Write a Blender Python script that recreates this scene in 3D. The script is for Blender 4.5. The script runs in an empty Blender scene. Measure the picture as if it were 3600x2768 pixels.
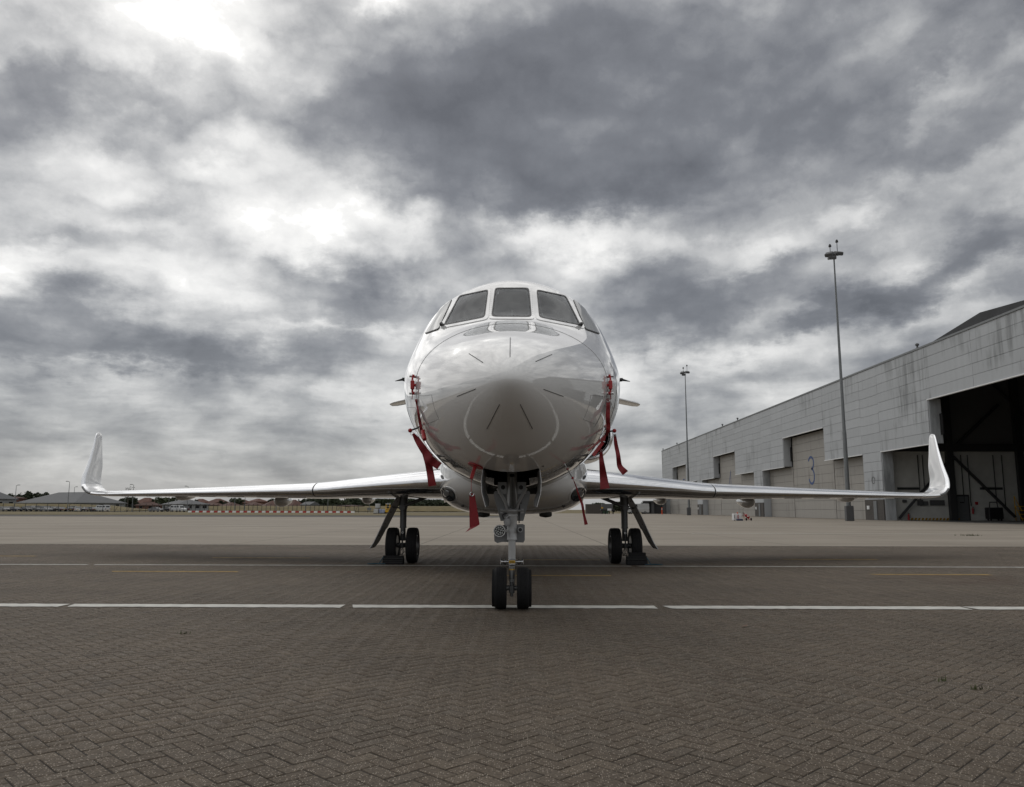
import bpy, bmesh, math, random
import numpy as np
from mathutils import Vector, Matrix
from mathutils.bvhtree import BVHTree

random.seed(7)
R = math.radians
scene = bpy.context.scene
C = scene.collection

# ------------------------------------------------------------------ camera
F_PX, CX, CY = 2768.0, 1800.0, 1384.0
PITCH = math.atan((1791 - CY) / F_PX)
YAW = math.atan(15 / F_PX)
EYE = Vector((0, 0, 1.07))
cam = bpy.data.cameras.new('camera')
cam.sensor_fit = 'HORIZONTAL'
cam.sensor_width = 36.0
cam.lens = 36.0 * F_PX / 3600.0
cam.clip_start = 0.1
cam.clip_end = 6000
cam_ob = bpy.data.objects.new('camera', cam)
C.objects.link(cam_ob)
cam_ob.location = EYE
ROLL = R(.14)
cam_ob.rotation_euler = (Matrix.Rotation(YAW, 3, 'Z') @ Matrix.Rotation(math.pi / 2 + PITCH, 3, 'X') @ Matrix.Rotation(ROLL, 3, 'Z')).to_euler()
scene.camera = cam_ob
CAM_ROT = cam_ob.rotation_euler.to_matrix()


def ray(px, py):
    return (CAM_ROT @ Vector(((px - CX) / F_PX, (CY - py) / F_PX, -1))).normalized()


def PY(px, py, Y):
    d = ray(px, py)
    return EYE + d * (Y / d.y)


def PXP(px, py, X):
    d = ray(px, py)
    return EYE + d * (X / d.x)


def GR(px, py, z=0.0):
    d = ray(px, py)
    return EYE + d * ((z - EYE.z) / d.z)


# ------------------------------------------------------------------ world: overcast sky
SUN_EL, SUN_AZ = R(48), R(-32)          # azimuth from +Y towards +X
world = bpy.data.worlds.new('World')
scene.world = world
world.use_nodes = True
WN, WL = world.node_tree.nodes, world.node_tree.links
WN.clear()


def wn(t, **k):
    n = WN.new(t)
    for a, b in k.items():
        setattr(n, a, b)
    return n


def wmath(op, a, b=None, c=None):
    n = wn('ShaderNodeMath', operation=op)
    for i, v in enumerate((a, b, c)):
        if v is None:
            continue
        if isinstance(v, (int, float)):
            n.inputs[i].default_value = v
        else:
            WL.new(v, n.inputs[i])
    return n.outputs[0]


def wvec(op, a, b=None, scale=None):
    n = wn('ShaderNodeVectorMath', operation=op)
    for i, v in enumerate((a, b)):
        if v is None:
            continue
        if isinstance(v, (tuple, list, Vector)):
            n.inputs[i].default_value = tuple(v)
        else:
            WL.new(v, n.inputs[i])
    if scale is not None:
        n.inputs['Scale'].default_value = scale
    return n.outputs['Value'] if op in ('DOT_PRODUCT', 'LENGTH') else n.outputs[0]


def wnoise(vec, scale, detail=6, rough=.55, dist=0.0, color=False):
    n = wn('ShaderNodeTexNoise')
    n.inputs['Scale'].default_value = scale
    n.inputs['Detail'].default_value = detail
    n.inputs['Roughness'].default_value = rough
    n.inputs['Distortion'].default_value = dist
    WL.new(vec, n.inputs['Vector'])
    return n.outputs['Color'] if color else n.outputs[0]


tc = wn('ShaderNodeTexCoord')
D = wvec('NORMALIZE', tc.outputs['Generated'])
sep = wn('ShaderNodeSeparateXYZ')
WL.new(D, sep.inputs[0])
zpos = wmath('MAXIMUM', sep.outputs[2], 0.0)
den = wmath('ADD', zpos, 0.21)
comb = wn('ShaderNodeCombineXYZ')
WL.new(wmath('DIVIDE', sep.outputs[0], den), comb.inputs[0])
WL.new(wmath('DIVIDE', sep.outputs[1], den), comb.inputs[1])
comb.inputs[2].default_value = 3.7
PL = comb.outputs[0]                                    # cloud layer coordinates
warp1 = wvec('SUBTRACT', wnoise(D, 3.6, 7, .60, 0, True), (.5, .5, .5))
warp2 = wvec('SUBTRACT', wnoise(PL, 3.4, 8, .64, 0, True), (.5, .5, .5))
DW = wvec('ADD', D, wvec('ADD', wvec('SCALE', warp1, scale=.20), wvec('SCALE', warp2, scale=.11)))
BLOBS = [  # px, py, rx, ry, rot(deg, ccw), amount
    # the great dark mass and its tail
    (1950, 250, 720, 330, 0, -.37), (1650, 480, 620, 200, -18, -.30), (1150, 420, 380, 110, -5, -.16), (2350, 500, 420, 180, 10, -.22),
    (1500, 740, 280, 130, -35, -.22), (2700, 90, 700, 130, 5, -.22), (2750, 330, 380, 150, 25, -.12),
    # dark bars lower down
    (1330, 1085, 400, 95, -6, -.34), (1050, 960, 160, 60, 0, -.14), (330, 1200, 430, 90, -4, -.30), (430, 1290, 420, 45, 0, -.20), (2450, 1090, 420, 75, 20, -.28),
    (2250, 1010, 260, 60, 5, -.18), (3380, 960, 520, 95, 14, -.32), (3000, 1080, 330, 45, 12, -.22), (3330, 520, 420, 95, 30, -.26), (3550, 40, 380, 110, 18, -.38),
    (330, 290, 240, 75, 0, -.26), (30, 330, 120, 60, 0, -.16), (50, 560, 210, 120, 0, -.18), (230, 860, 190, 70, -25, -.20), (620, 700, 120, 55, 25, -.18),
    (720, 570, 200, 35, -5, -.14), (900, 1290, 300, 40, 0, -.12), (600, 860, 160, 40, 15, -.12), (2950, 650, 300, 60, 35, -.14), (120, 30, 260, 60, 0, -.12), (1700, 1180, 260, 40, 0, -.14),
    # bright breaks
    (450, 560, 640, 480, 0, .11), (780, 170, 400, 120, -10, .24), (560, 60, 260, 90, 0, .22), (430, 520, 260, 55, 8, .16), (560, 640, 330, 80, 10, .20), (760, 830, 420, 85, 5, .22), (640, 990, 300, 60, -5, .20),
    (2120, 790, 330, 65, 8, .31), (2300, 850, 330, 60, -5, .24), (1325, 40, 75, 65, 0, .42), (150, 960, 230, 60, -5, .22), (2900, 760, 300, 60, 20, .16), (2750, 900, 330, 50, 10, .14),
    (2550, 470, 60, 190, -35, .16), (3300, 300, 300, 45, 40, .16), (3180, 660, 200, 35, 10, .14), (1120, 1190, 300, 28, 0, .16), (2560, 1250, 420, 45, 8, .16), (1180, 760, 260, 50, -25, .14), (3330, 1120, 260, 30, 18, .10),
]
acc = None
for (px, py, rx, ry, rot, amt) in BLOBS:
    c = ray(px, py)
    t1 = Vector((0, 0, 1)).cross(c).normalized() * -1
    t2 = t1.cross(c).normalized() * 1
    if t2.z < 0:
        t2 = -t2
    a = R(rot)
    e1 = t1 * math.cos(a) + t2 * math.sin(a)
    e2 = -t1 * math.sin(a) + t2 * math.cos(a)
    u = wvec('DOT_PRODUCT', DW, e1 * (F_PX / rx))
    v = wvec('DOT_PRODUCT', DW, e2 * (F_PX / ry))
    s = wmath('MULTIPLY_ADD', u, u, wmath('MULTIPLY', v, v))
    g = wmath('POWER', math.exp(-1), s)
    acc = wmath('MULTIPLY', g, amt) if acc is None else wmath('MULTIPLY_ADD', g, amt, acc)
PLW = wvec('ADD', PL, wvec('SCALE', warp1, scale=.8))
n_mid = wmath('SUBTRACT', wnoise(PLW, 1.5, 9, .60, .3), .5)
n_fine = wmath('SUBTRACT', wnoise(PLW, 4.4, 8, .56, .2), .5)
n_dir = wmath('SUBTRACT', wnoise(wvec('ADD', D, wvec('SCALE', warp2, scale=.05)), 9.0, 9, .58, .2), .5)
val = wmath('MULTIPLY_ADD', n_mid, .52, acc)
val = wmath('MULTIPLY_ADD', n_fine, .30, val)
val = wmath('MULTIPLY_ADD', n_dir, .48, val)
vor = wn('ShaderNodeTexVoronoi', feature='F1')
vor.inputs['Scale'].default_value = 7.5
vor.inputs['Detail'].default_value = 2.0
vor.inputs['Roughness'].default_value = .55
mpv = wn('ShaderNodeMapping')
mpv.inputs['Scale'].default_value = (.8, .8, 1.7)
WL.new(wvec('ADD', D, wvec('SCALE', warp1, scale=.10)), mpv.inputs[0])
WL.new(mpv.outputs[0], vor.inputs['Vector'])
val = wmath('MULTIPLY_ADD', wmath('SUBTRACT', .93, vor.outputs['Distance']), .40, val)   # heaped lumps
# contrast fades towards the horizon, where the layers run together
mpb = wn('ShaderNodeMapping')
mpb.inputs['Scale'].default_value = (2.2, 2.2, 17.0)
WL.new(wvec('ADD', D, wvec('SCALE', warp1, scale=.03)), mpb.inputs[0])
n_band = wmath('SUBTRACT', wnoise(mpb.outputs[0], 1.35, 7, .55, .4), .5)
low = wmath('MAXIMUM', wmath('SUBTRACT', 1.0, wmath('MULTIPLY', zpos, 3.2)), 0.0)
val = wmath('MULTIPLY_ADD', wmath('MULTIPLY', n_band, low), 1.25, val)
fade = wmath('MINIMUM', wmath('MULTIPLY_ADD', zpos, 4.2, .40), 1.0)
base_v = wmath('ADD', wmath('MULTIPLY', wmath('MINIMUM', zpos, .30), .42), wmath('MULTIPLY_ADD', zpos, .10, .535))
val = wmath('MULTIPLY_ADD', val, fade, base_v)
ramp = wn('ShaderNodeValToRGB')
ramp.color_ramp.interpolation = 'LINEAR'
els = ramp.color_ramp.elements
els[0].position, els[0].color = 0.0, (.125, .129, .140, 1)
els[1].position, els[1].color = 1.0, (.98, .97, .945, 1)
for p, c in ((.30, (.200, .206, .222)), (.45, (.290, .296, .310)), (.58, (.430, .435, .440)), (.72, (.62, .62, .615)), (.86, (.81, .805, .79))):
    e = els.new(p)
    e.color = (*c, 1)
WL.new(val, ramp.inputs[0])
sky = wn('ShaderNodeTexSky')
sky.sky_type = 'NISHITA'
sky.sun_disc = False
sky.sun_elevation = SUN_EL
sky.sun_rotation = SUN_AZ
skys = wvec('SCALE', sky.outputs[0], scale=.10)
gain = wmath('MULTIPLY_ADD', wmath('MAXIMUM', wmath('SUBTRACT', val, 1.0), 0.0), 4.0, 1.0)
gain = wmath('MINIMUM', gain, 3.0)
mixs = wn('ShaderNodeMix', data_type='RGBA')
mixs.inputs[0].default_value = .06
WL.new(ramp.outputs[0], mixs.inputs[6])
WL.new(skys, mixs.inputs[7])
bg = wn('ShaderNodeBackground')
WL.new(gain, bg.inputs[1])
WL.new(mixs.outputs[2], bg.inputs[0])
wo = wn('ShaderNodeOutputWorld')
WL.new(bg.outputs[0], wo.inputs[0])

sun = bpy.data.lights.new('sun', 'SUN')
sun.energy = 0.6
sun.angle = R(85)
sun.color = (1, .97, .93)
sun_ob = bpy.data.objects.new('sun', sun)
C.objects.link(sun_ob)
sd = Vector((math.sin(SUN_AZ) * math.cos(SUN_EL), math.cos(SUN_AZ) * math.cos(SUN_EL), math.sin(SUN_EL)))
sun_ob.rotation_euler = sd.to_track_quat('Z', 'Y').to_euler()

vs = scene.view_settings
vs.view_transform = 'Standard'
vs.look = 'None'
vs.exposure = 0
vs.gamma = 1
vs.use_curve_mapping = False


# ------------------------------------------------------------------ materials
def nodes(m):
    return m.node_tree.nodes, m.node_tree.links


def pm(name, col, rough=.5, metal=0.0, var=.08, scale=6.0, bump=0.0, bscale=40.0, coat=0.0, spec=.5, rvar=0.0):
    """principled material, colour broken up by noise in object space"""
    m = bpy.data.materials.new(name)
    m.use_nodes = True
    N, L = nodes(m)
    b = N['Principled BSDF']
    b.inputs['Roughness'].default_value = rough
    b.inputs['Metallic'].default_value = metal
    b.inputs['Coat Weight'].default_value = coat
    b.inputs['Coat Roughness'].default_value = .02
    b.inputs['Specular IOR Level'].default_value = spec
    t = N.new('ShaderNodeNewGeometry')
    n = N.new('ShaderNodeTexNoise')
    n.inputs['Scale'].default_value = scale
    n.inputs['Detail'].default_value = 5
    L.new(t.outputs['Position'], n.inputs['Vector'])
    mr = N.new('ShaderNodeMapRange')
    mr.inputs[1].default_value, mr.inputs[2].default_value = .25, .75
    mr.inputs[3].default_value, mr.inputs[4].default_value = 1 - var, 1 + var
    L.new(n.outputs[0], mr.inputs[0])
    mu = N.new('ShaderNodeVectorMath')
    mu.operation = 'SCALE'
    mu.inputs[0].default_value = col
    L.new(mr.outputs[0], mu.inputs['Scale'])
    L.new(mu.outputs[0], b.inputs['Base Color'])
    if rvar:
        r2 = N.new('ShaderNodeMapRange')
        r2.inputs[1].default_value, r2.inputs[2].default_value = .3, .7
        r2.inputs[3].default_value, r2.inputs[4].default_value = max(0.0, rough - rvar), rough + rvar
        L.new(n.outputs[0], r2.inputs[0])
        L.new(r2.outputs[0], b.inputs['Roughness'])
    if bump:
        n2 = N.new('ShaderNodeTexNoise')
        n2.inputs['Scale'].default_value = bscale
        n2.inputs['Detail'].default_value = 4
        L.new(t.outputs['Position'], n2.inputs['Vector'])
        bp = N.new('ShaderNodeBump')
        bp.inputs['Strength'].default_value = bump
        bp.inputs['Distance'].default_value = .02
        L.new(n2.outputs[0], bp.inputs['Height'])
        L.new(bp.outputs[0], b.inputs['Normal'])
    return m


def emis(name, col, k):
    m = pm(name, col, .4)
    b = m.node_tree.nodes['Principled BSDF']
    b.inputs['Emission Color'].default_value = (*col, 1)
    b.inputs['Emission Strength'].default_value = k
    return m


M = {}
M['paint'] = pm('white_aircraft_paint', (.70, .70, .695), .05, 0, .015, 1.2, coat=1.0)
M['chrome'] = pm('polished_metal', (.86, .87, .89), .12, 1.0, .03, 3.0, rvar=.05)
def streak_metal():
    m = M['chrome']
    N, L = nodes(m)
    g = N.new('ShaderNodeNewGeometry')
    mp = N.new('ShaderNodeMapping')
    mp.inputs['Scale'].default_value = (.25, .25, 55)
    L.new(g.outputs['Position'], mp.inputs[0])
    n = N.new('ShaderNodeTexNoise')
    n.inputs['Scale'].default_value = 1.0
    n.inputs['Detail'].default_value = 3
    L.new(mp.outputs[0], n.inputs['Vector'])
    bp = N.new('ShaderNodeBump')
    bp.inputs['Strength'].default_value = .35
    bp.inputs['Distance'].default_value = .004
    L.new(n.outputs[0], bp.inputs['Height'])
    L.new(bp.outputs[0], N['Principled BSDF'].inputs['Normal'])


streak_metal()
M['glass'] = pm('cockpit_glass', (.020, .021, .023), .03, 0, .1, 2, spec=.12)
M['sideglass'] = pm('side_glazing_painted_reflection', (.30, .305, .30), .05, 0, .08, 3)  # pale base colour paints in the bright sky reflected by the rear panes
M['seal'] = pm('black_seal', (.012, .012, .013), .5)
M['seam'] = pm('panel_seam', (.12, .12, .12), .6)
M['rubber'] = pm('tyre_rubber', (.014, .014, .015), .75, 0, .2, 30, .2, 120, spec=.25)
M['rim'] = pm('wheel_alloy', (.22, .225, .23), .4, .7, .1, 10)
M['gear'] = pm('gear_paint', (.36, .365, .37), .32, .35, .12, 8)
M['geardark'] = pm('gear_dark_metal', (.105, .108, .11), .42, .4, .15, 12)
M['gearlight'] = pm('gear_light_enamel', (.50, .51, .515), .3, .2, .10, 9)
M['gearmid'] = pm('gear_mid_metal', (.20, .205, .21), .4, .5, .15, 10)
M['steel'] = pm('bright_steel', (.6, .61, .62), .25, 1.0, .05, 12)
M['black'] = pm('black_plastic', (.015, .015, .016), .45)
M['well'] = pm('wheel_well', (.02, .021, .02), .7)
M['red'] = pm('red_webbing', (.21, .006, .011), .62, 0, .12, 25, .25, 260)
M['redpaint'] = pm('red_paint', (.35, .012, .015), .4)
M['darkgap'] = pm('slat_gap', (.008, .008, .009), .8)
M['lens'] = pm('lamp_lens', (.55, .57, .56), .08, .2, .1, 40)
M['lampglass'] = pm('landing_light_glass', (.035, .038, .04), .03, 0, .2, 14, coat=.6)
M['yellow'] = pm('yellow_paint', (.62, .36, .012), .45)
M['yellowline'] = pm('worn_yellow_line', (.34, .22, .05), .8, 0, .35, 9)
M['whiteline'] = pm('worn_white_line', (.54, .53, .49), .75, 0, .22, 7)
M['whiteline2'] = pm('faded_white_line', (.38, .37, .34), .8, 0, .3, 7)
M['rope'] = pm('blue_rope', (.03, .075, .10), .8)
M['orange'] = pm('orange_plastic', (.75, .09, .02), .5)
M['white'] = pm('white_paint', (.72, .73, .73), .45, 0, .05, 3)
M['greymetal'] = pm('galvanised_metal', (.17, .18, .185), .5, .3, .1, 4)
M['darkgrey'] = pm('dark_grey_paint', (.09, .092, .095), .55)
M['blue'] = pm('blue_numeral_paint', (.035, .075, .21), .6, 0, .15, 3)
M['brickdark'] = pm('dark_plinth_brick', (.075, .068, .062), .85, 0, .3, 9, .4, 60)
M['steelframe'] = pm('hangar_steel', (.035, .036, .038), .6)
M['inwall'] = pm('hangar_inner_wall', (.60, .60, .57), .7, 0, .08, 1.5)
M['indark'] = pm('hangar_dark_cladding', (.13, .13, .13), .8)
M['hangroof'] = pm('hangar_roof_felt', (.055, .057, .06), .8, 0, .2, .6)
M['door'] = None


def mixcol(N, L, fac, a, b):
    x = N.new('ShaderNodeMix')
    x.data_type = 'RGBA'
    for i, v in ((0, fac), (6, a), (7, b)):
        if isinstance(v, (int, float)):
            x.inputs[i].default_value = v
        elif isinstance(v, tuple):
            x.inputs[i].default_value = (*v, 1)
        else:
            L.new(v, x.inputs[i])
    return x.outputs[2]


def cladding(name, col, dirt, streak):
    m = bpy.data.materials.new(name)
    m.use_nodes = True
    N, L = nodes(m)
    b = N['Principled BSDF']
    b.inputs['Roughness'].default_value = .55
    g = N.new('ShaderNodeNewGeometry')
    oi = N.new('ShaderNodeObjectInfo')
    mp = N.new('ShaderNodeMapping')
    mp.inputs['Scale'].default_value = (1, 1.5, .16)
    L.new(g.outputs['Position'], mp.inputs[0])
    n1 = N.new('ShaderNodeTexNoise')
    n1.inputs['Scale'].default_value = .9
    n1.inputs['Detail'].default_value = 6
    n1.inputs['Roughness'].default_value = .65
    L.new(mp.outputs[0], n1.inputs['Vector'])
    n2 = N.new('ShaderNodeTexNoise')
    n2.inputs['Scale'].default_value = .16
    n2.inputs['Detail'].default_value = 3
    L.new(g.outputs['Position'], n2.inputs['Vector'])
    mul = N.new('ShaderNodeMath')
    mul.operation = 'MULTIPLY'
    L.new(n1.outputs[0], mul.inputs[0])
    L.new(n2.outputs[0], mul.inputs[1])
    mr = N.new('ShaderNodeMapRange')
    mr.inputs[1].default_value, mr.inputs[2].default_value = .285, .40
    mr.inputs[3].default_value, mr.inputs[4].default_value = 0, streak
    L.new(mul.outputs[0], mr.inputs[0])
    rv = N.new('ShaderNodeMapRange')
    rv.inputs[3].default_value, rv.inputs[4].default_value = .93, 1.05
    L.new(oi.outputs['Random'], rv.inputs[0])
    sc = N.new('ShaderNodeVectorMath')
    sc.operation = 'SCALE'
    sc.inputs[0].default_value = col
    L.new(rv.outputs[0], sc.inputs['Scale'])
    n3 = N.new('ShaderNodeTexNoise')
    n3.inputs['Scale'].default_value = 1.3
    n3.inputs['Detail'].default_value = 4
    L.new(mp.outputs[0], n3.inputs['Vector'])
    mr3 = N.new('ShaderNodeMapRange')
    mr3.inputs[1].default_value, mr3.inputs[2].default_value = .3, .75
    mr3.inputs[3].default_value, mr3.inputs[4].default_value = 0, .22
    L.new(n3.outputs[0], mr3.inputs[0])
    c1 = mixcol(N, L, mr3.outputs[0], sc.outputs[0], tuple(x * .62 for x in col))
    c2 = mixcol(N, L, mr.outputs[0], c1, dirt)
    L.new(c2, b.inputs['Base Color'])
    return m


M['clad'] = cladding('hangar_cladding', (.43, .45, .468), (.13, .138, .14), .62)
M['door'] = cladding('hangar_door_sheet', (.335, .318, .29), (.14, .13, .115), .55)


def brick_material():
    m = bpy.data.materials.new('block_paving')
    m.use_nodes = True
    N, L = nodes(m)
    b = N['Principled BSDF']
    b.inputs['Roughness'].default_value = .82
    b.inputs['Specular IOR Level'].default_value = .3
    g = N.new('ShaderNodeNewGeometry')
    oi = N.new('ShaderNodeObjectInfo')
    ad = N.new('ShaderNodeMath')
    ad.operation = 'ADD'
    L.new(g.outputs['Random Per Island'], ad.inputs[0])
    L.new(oi.outputs['Random'], ad.inputs[1])
    fr = N.new('ShaderNodeMath')
    fr.operation = 'FRACT'
    L.new(ad.outputs[0], fr.inputs[0])
    rp = N.new('ShaderNodeValToRGB')
    e = rp.color_ramp.elements
    e[0].position, e[0].color = 0, (.087, .068, .050, 1)
    e[1].position, e[1].color = 1, (.113, .0895, .066, 1)
    x = e.new(.45)
    x.color = (.100, .0785, .058, 1)
    x = e.new(.75)
    x.color = (.097, .0785, .060, 1)
    L.new(fr.outputs[0], rp.inputs[0])
    # large stains
    n1 = N.new('ShaderNodeTexNoise')
    n1.inputs['Scale'].default_value = .55
    n1.inputs['Detail'].default_value = 6
    n1.inputs['Roughness'].default_value = .6
    L.new(g.outputs['Position'], n1.inputs['Vector'])
    mr = N.new('ShaderNodeMapRange')
    mr.inputs[1].default_value, mr.inputs[2].default_value = .3, .7
    mr.inputs[3].default_value, mr.inputs[4].default_value = .78, 1.2
    L.new(n1.outputs[0], mr.inputs[0])
    sc = N.new('ShaderNodeVectorMath')
    sc.operation = 'SCALE'
    L.new(rp.outputs[0], sc.inputs[0])
    L.new(mr.outputs[0], sc.inputs['Scale'])
    # grain
    n2 = N.new('ShaderNodeTexNoise')
    n2.inputs['Scale'].default_value = 95
    n2.inputs['Detail'].default_value = 3
    L.new(g.outputs['Position'], n2.inputs['Vector'])
    m2 = N.new('ShaderNodeMapRange')
    m2.inputs[1].default_value, m2.inputs[2].default_value = .3, .7
    m2.inputs[3].default_value, m2.inputs[4].default_value = .62, 1.38
    L.new(n2.outputs[0], m2.inputs[0])
    sc2 = N.new('ShaderNodeVectorMath')
    sc2.operation = 'SCALE'
    L.new(sc.outputs[0], sc2.inputs[0])
    L.new(m2.outputs[0], sc2.inputs['Scale'])
    # pale aggregate specks
    vo = N.new('ShaderNodeTexVoronoi')
    vo.inputs['Scale'].default_value = 105
    L.new(g.outputs['Position'], vo.inputs['Vector'])
    lt = N.new('ShaderNodeMath')
    lt.operation = 'LESS_THAN'
    lt.inputs[1].default_value = .33
    L.new(vo.outputs['Distance'], lt.inputs[0])
    sp = N.new('ShaderNodeSeparateColor')
    L.new(vo.outputs['Color'], sp.inputs[0])
    gt = N.new('ShaderNodeMath')
    gt.operation = 'GREATER_THAN'
    gt.inputs[1].default_value = .66
    L.new(sp.outputs[0], gt.inputs[0])
    mm = N.new('ShaderNodeMath')
    mm.operation = 'MULTIPLY'
    L.new(lt.outputs[0], mm.inputs[0])
    L.new(gt.outputs[0], mm.inputs[1])
    mm2 = N.new('ShaderNodeMath')
    mm2.operation = 'MULTIPLY'
    mm2.inputs[1].default_value = .8
    L.new(mm.outputs[0], mm2.inputs[0])
    c = mixcol(N, L, mm2.outputs[0], sc2.outputs[0], (.40, .35, .29))
    # rust coloured patch by the right-hand dashes
    ve = N.new('ShaderNodeVectorMath')
    ve.operation = 'DISTANCE'
    ve.inputs[1].default_value = (7.0, 12.6, 0)
    L.new(g.outputs['Position'], ve.inputs[0])
    n4 = N.new('ShaderNodeTexNoise')
    n4.inputs['Scale'].default_value = 1.1
    n4.inputs['Detail'].default_value = 5
    L.new(g.outputs['Position'], n4.inputs['Vector'])
    sb = N.new('ShaderNodeMath')
    sb.operation = 'MULTIPLY_ADD'
    sb.inputs[1].default_value = 6.0
    L.new(n4.outputs[0], sb.inputs[0])
    L.new(ve.outputs['Value'], sb.inputs[2])
    m5 = N.new('ShaderNodeMapRange')
    m5.inputs[1].default_value, m5.inputs[2].default_value = 2.6, 4.2
    m5.inputs[3].default_value, m5.inputs[4].default_value = .55, 0
    L.new(sb.outputs[0], m5.inputs[0])
    c = mixcol(N, L, m5.outputs[0], c, (.075, .042, .026))
    n6 = N.new('ShaderNodeTexNoise')
    n6.inputs['Scale'].default_value = 1.7
    n6.inputs['Detail'].default_value = 7
    n6.inputs['Roughness'].default_value = .62
    L.new(g.outputs['Position'], n6.inputs['Vector'])
    m6 = N.new('ShaderNodeMapRange')
    m6.inputs[1].default_value, m6.inputs[2].default_value = .60, .74
    m6.inputs[3].default_value, m6.inputs[4].default_value = 0, .55
    L.new(n6.outputs[0], m6.inputs[0])
    c = mixcol(N, L, m6.outputs[0], c, (.050, .042, .036))
    L.new(c, b.inputs['Base Color'])
    bp = N.new('ShaderNodeBump')
    bp.inputs['Strength'].default_value = .35
    bp.inputs['Distance'].default_value = .004
    L.new(n2.outputs[0], bp.inputs['Height'])
    L.new(bp.outputs[0], b.inputs['Normal'])
    return m


M['brick'] = brick_material()
M['bed'] = pm('joint_sand', (.024, .019, .014), .95, 0, .3, 5)


def concrete_material():
    m = bpy.data.materials.new('apron_concrete')
    m.use_nodes = True
    N, L = nodes(m)
    b = N['Principled BSDF']
    b.inputs['Roughness'].default_value = .85
    b.inputs['Specular IOR Level'].default_value = .25
    g = N.new('ShaderNodeNewGeometry')
    mp = N.new('ShaderNodeMapping')
    mp.inputs['Scale'].default_value = (.35, 1.0, 1.0)
    L.new(g.outputs['Position'], mp.inputs[0])
    n1 = N.new('ShaderNodeTexNoise')
    n1.inputs['Scale'].default_value = .30
    n1.inputs['Detail'].default_value = 8
    n1.inputs['Roughness'].default_value = .62
    L.new(mp.outputs[0], n1.inputs['Vector'])
    rp = N.new('ShaderNodeValToRGB')
    e = rp.color_ramp.elements
    e[0].position, e[0].color = .3, (.226, .196, .159, 1)
    e[1].position, e[1].color = .72, (.332, .294, .244, 1)
    L.new(n1.outputs[0], rp.inputs[0])
    # slab joints on a 5.7 m grid, slightly wandering
    nw = N.new('ShaderNodeTexNoise')
    nw.inputs['Scale'].default_value = .8
    L.new(g.outputs['Position'], nw.inputs['Vector'])
    wv = N.new('ShaderNodeVectorMath')
    wv.operation = 'MULTIPLY_ADD'
    wv.inputs[1].default_value = (.08, .08, 0)
    L.new(nw.outputs['Color'], wv.inputs[0])
    L.new(g.outputs['Position'], wv.inputs[2])
    sx = N.new('ShaderNodeSeparateXYZ')
    L.new(wv.outputs[0], sx.inputs[0])
    js = []
    for i, off, w in ((0, 2.93, .010), (1, 1.0, .016)):
        a = N.new('ShaderNodeMath')
        a.operation = 'ADD'
        a.inputs[1].default_value = off + 570
        L.new(sx.outputs[i], a.inputs[0])
        d = N.new('ShaderNodeMath')
        d.operation = 'DIVIDE'
        d.inputs[1].default_value = 5.7 if i == 0 else 6.2
        L.new(a.outputs[0], d.inputs[0])
        f = N.new('ShaderNodeMath')
        f.operation = 'FRACT'
        L.new(d.outputs[0], f.inputs[0])
        l = N.new('ShaderNodeMath')
        l.operation = 'LESS_THAN'
        l.inputs[1].default_value = w
        L.new(f.outputs[0], l.inputs[0])
        js.append(l.outputs[0])
    mx = N.new('ShaderNodeMath')
    mx.operation = 'MAXIMUM'
    L.new(js[0], mx.inputs[0])
    L.new(js[1], mx.inputs[1])
    mk = N.new('ShaderNodeMath')
    mk.operation = 'MULTIPLY'
    mk.inputs[1].default_value = .62
    L.new(mx.outputs[0], mk.inputs[0])
    c = mixcol(N, L, mk.outputs[0], rp.outputs[0], (.085, .072, .058))
    L.new(c, b.inputs['Base Color'])
    return m


M['concrete'] = concrete_material()
M['asphalt'] = pm('old_asphalt', (.066, .060, .052), .9, 0, .2, 1.5)
M['grass'] = pm('dry_grass', (.135, .105, .042), .95, 0, .35, .35, .5, 3)
M['grassgreen'] = pm('green_scrub', (.055, .065, .022), .95, 0, .4, 1.0)


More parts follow.
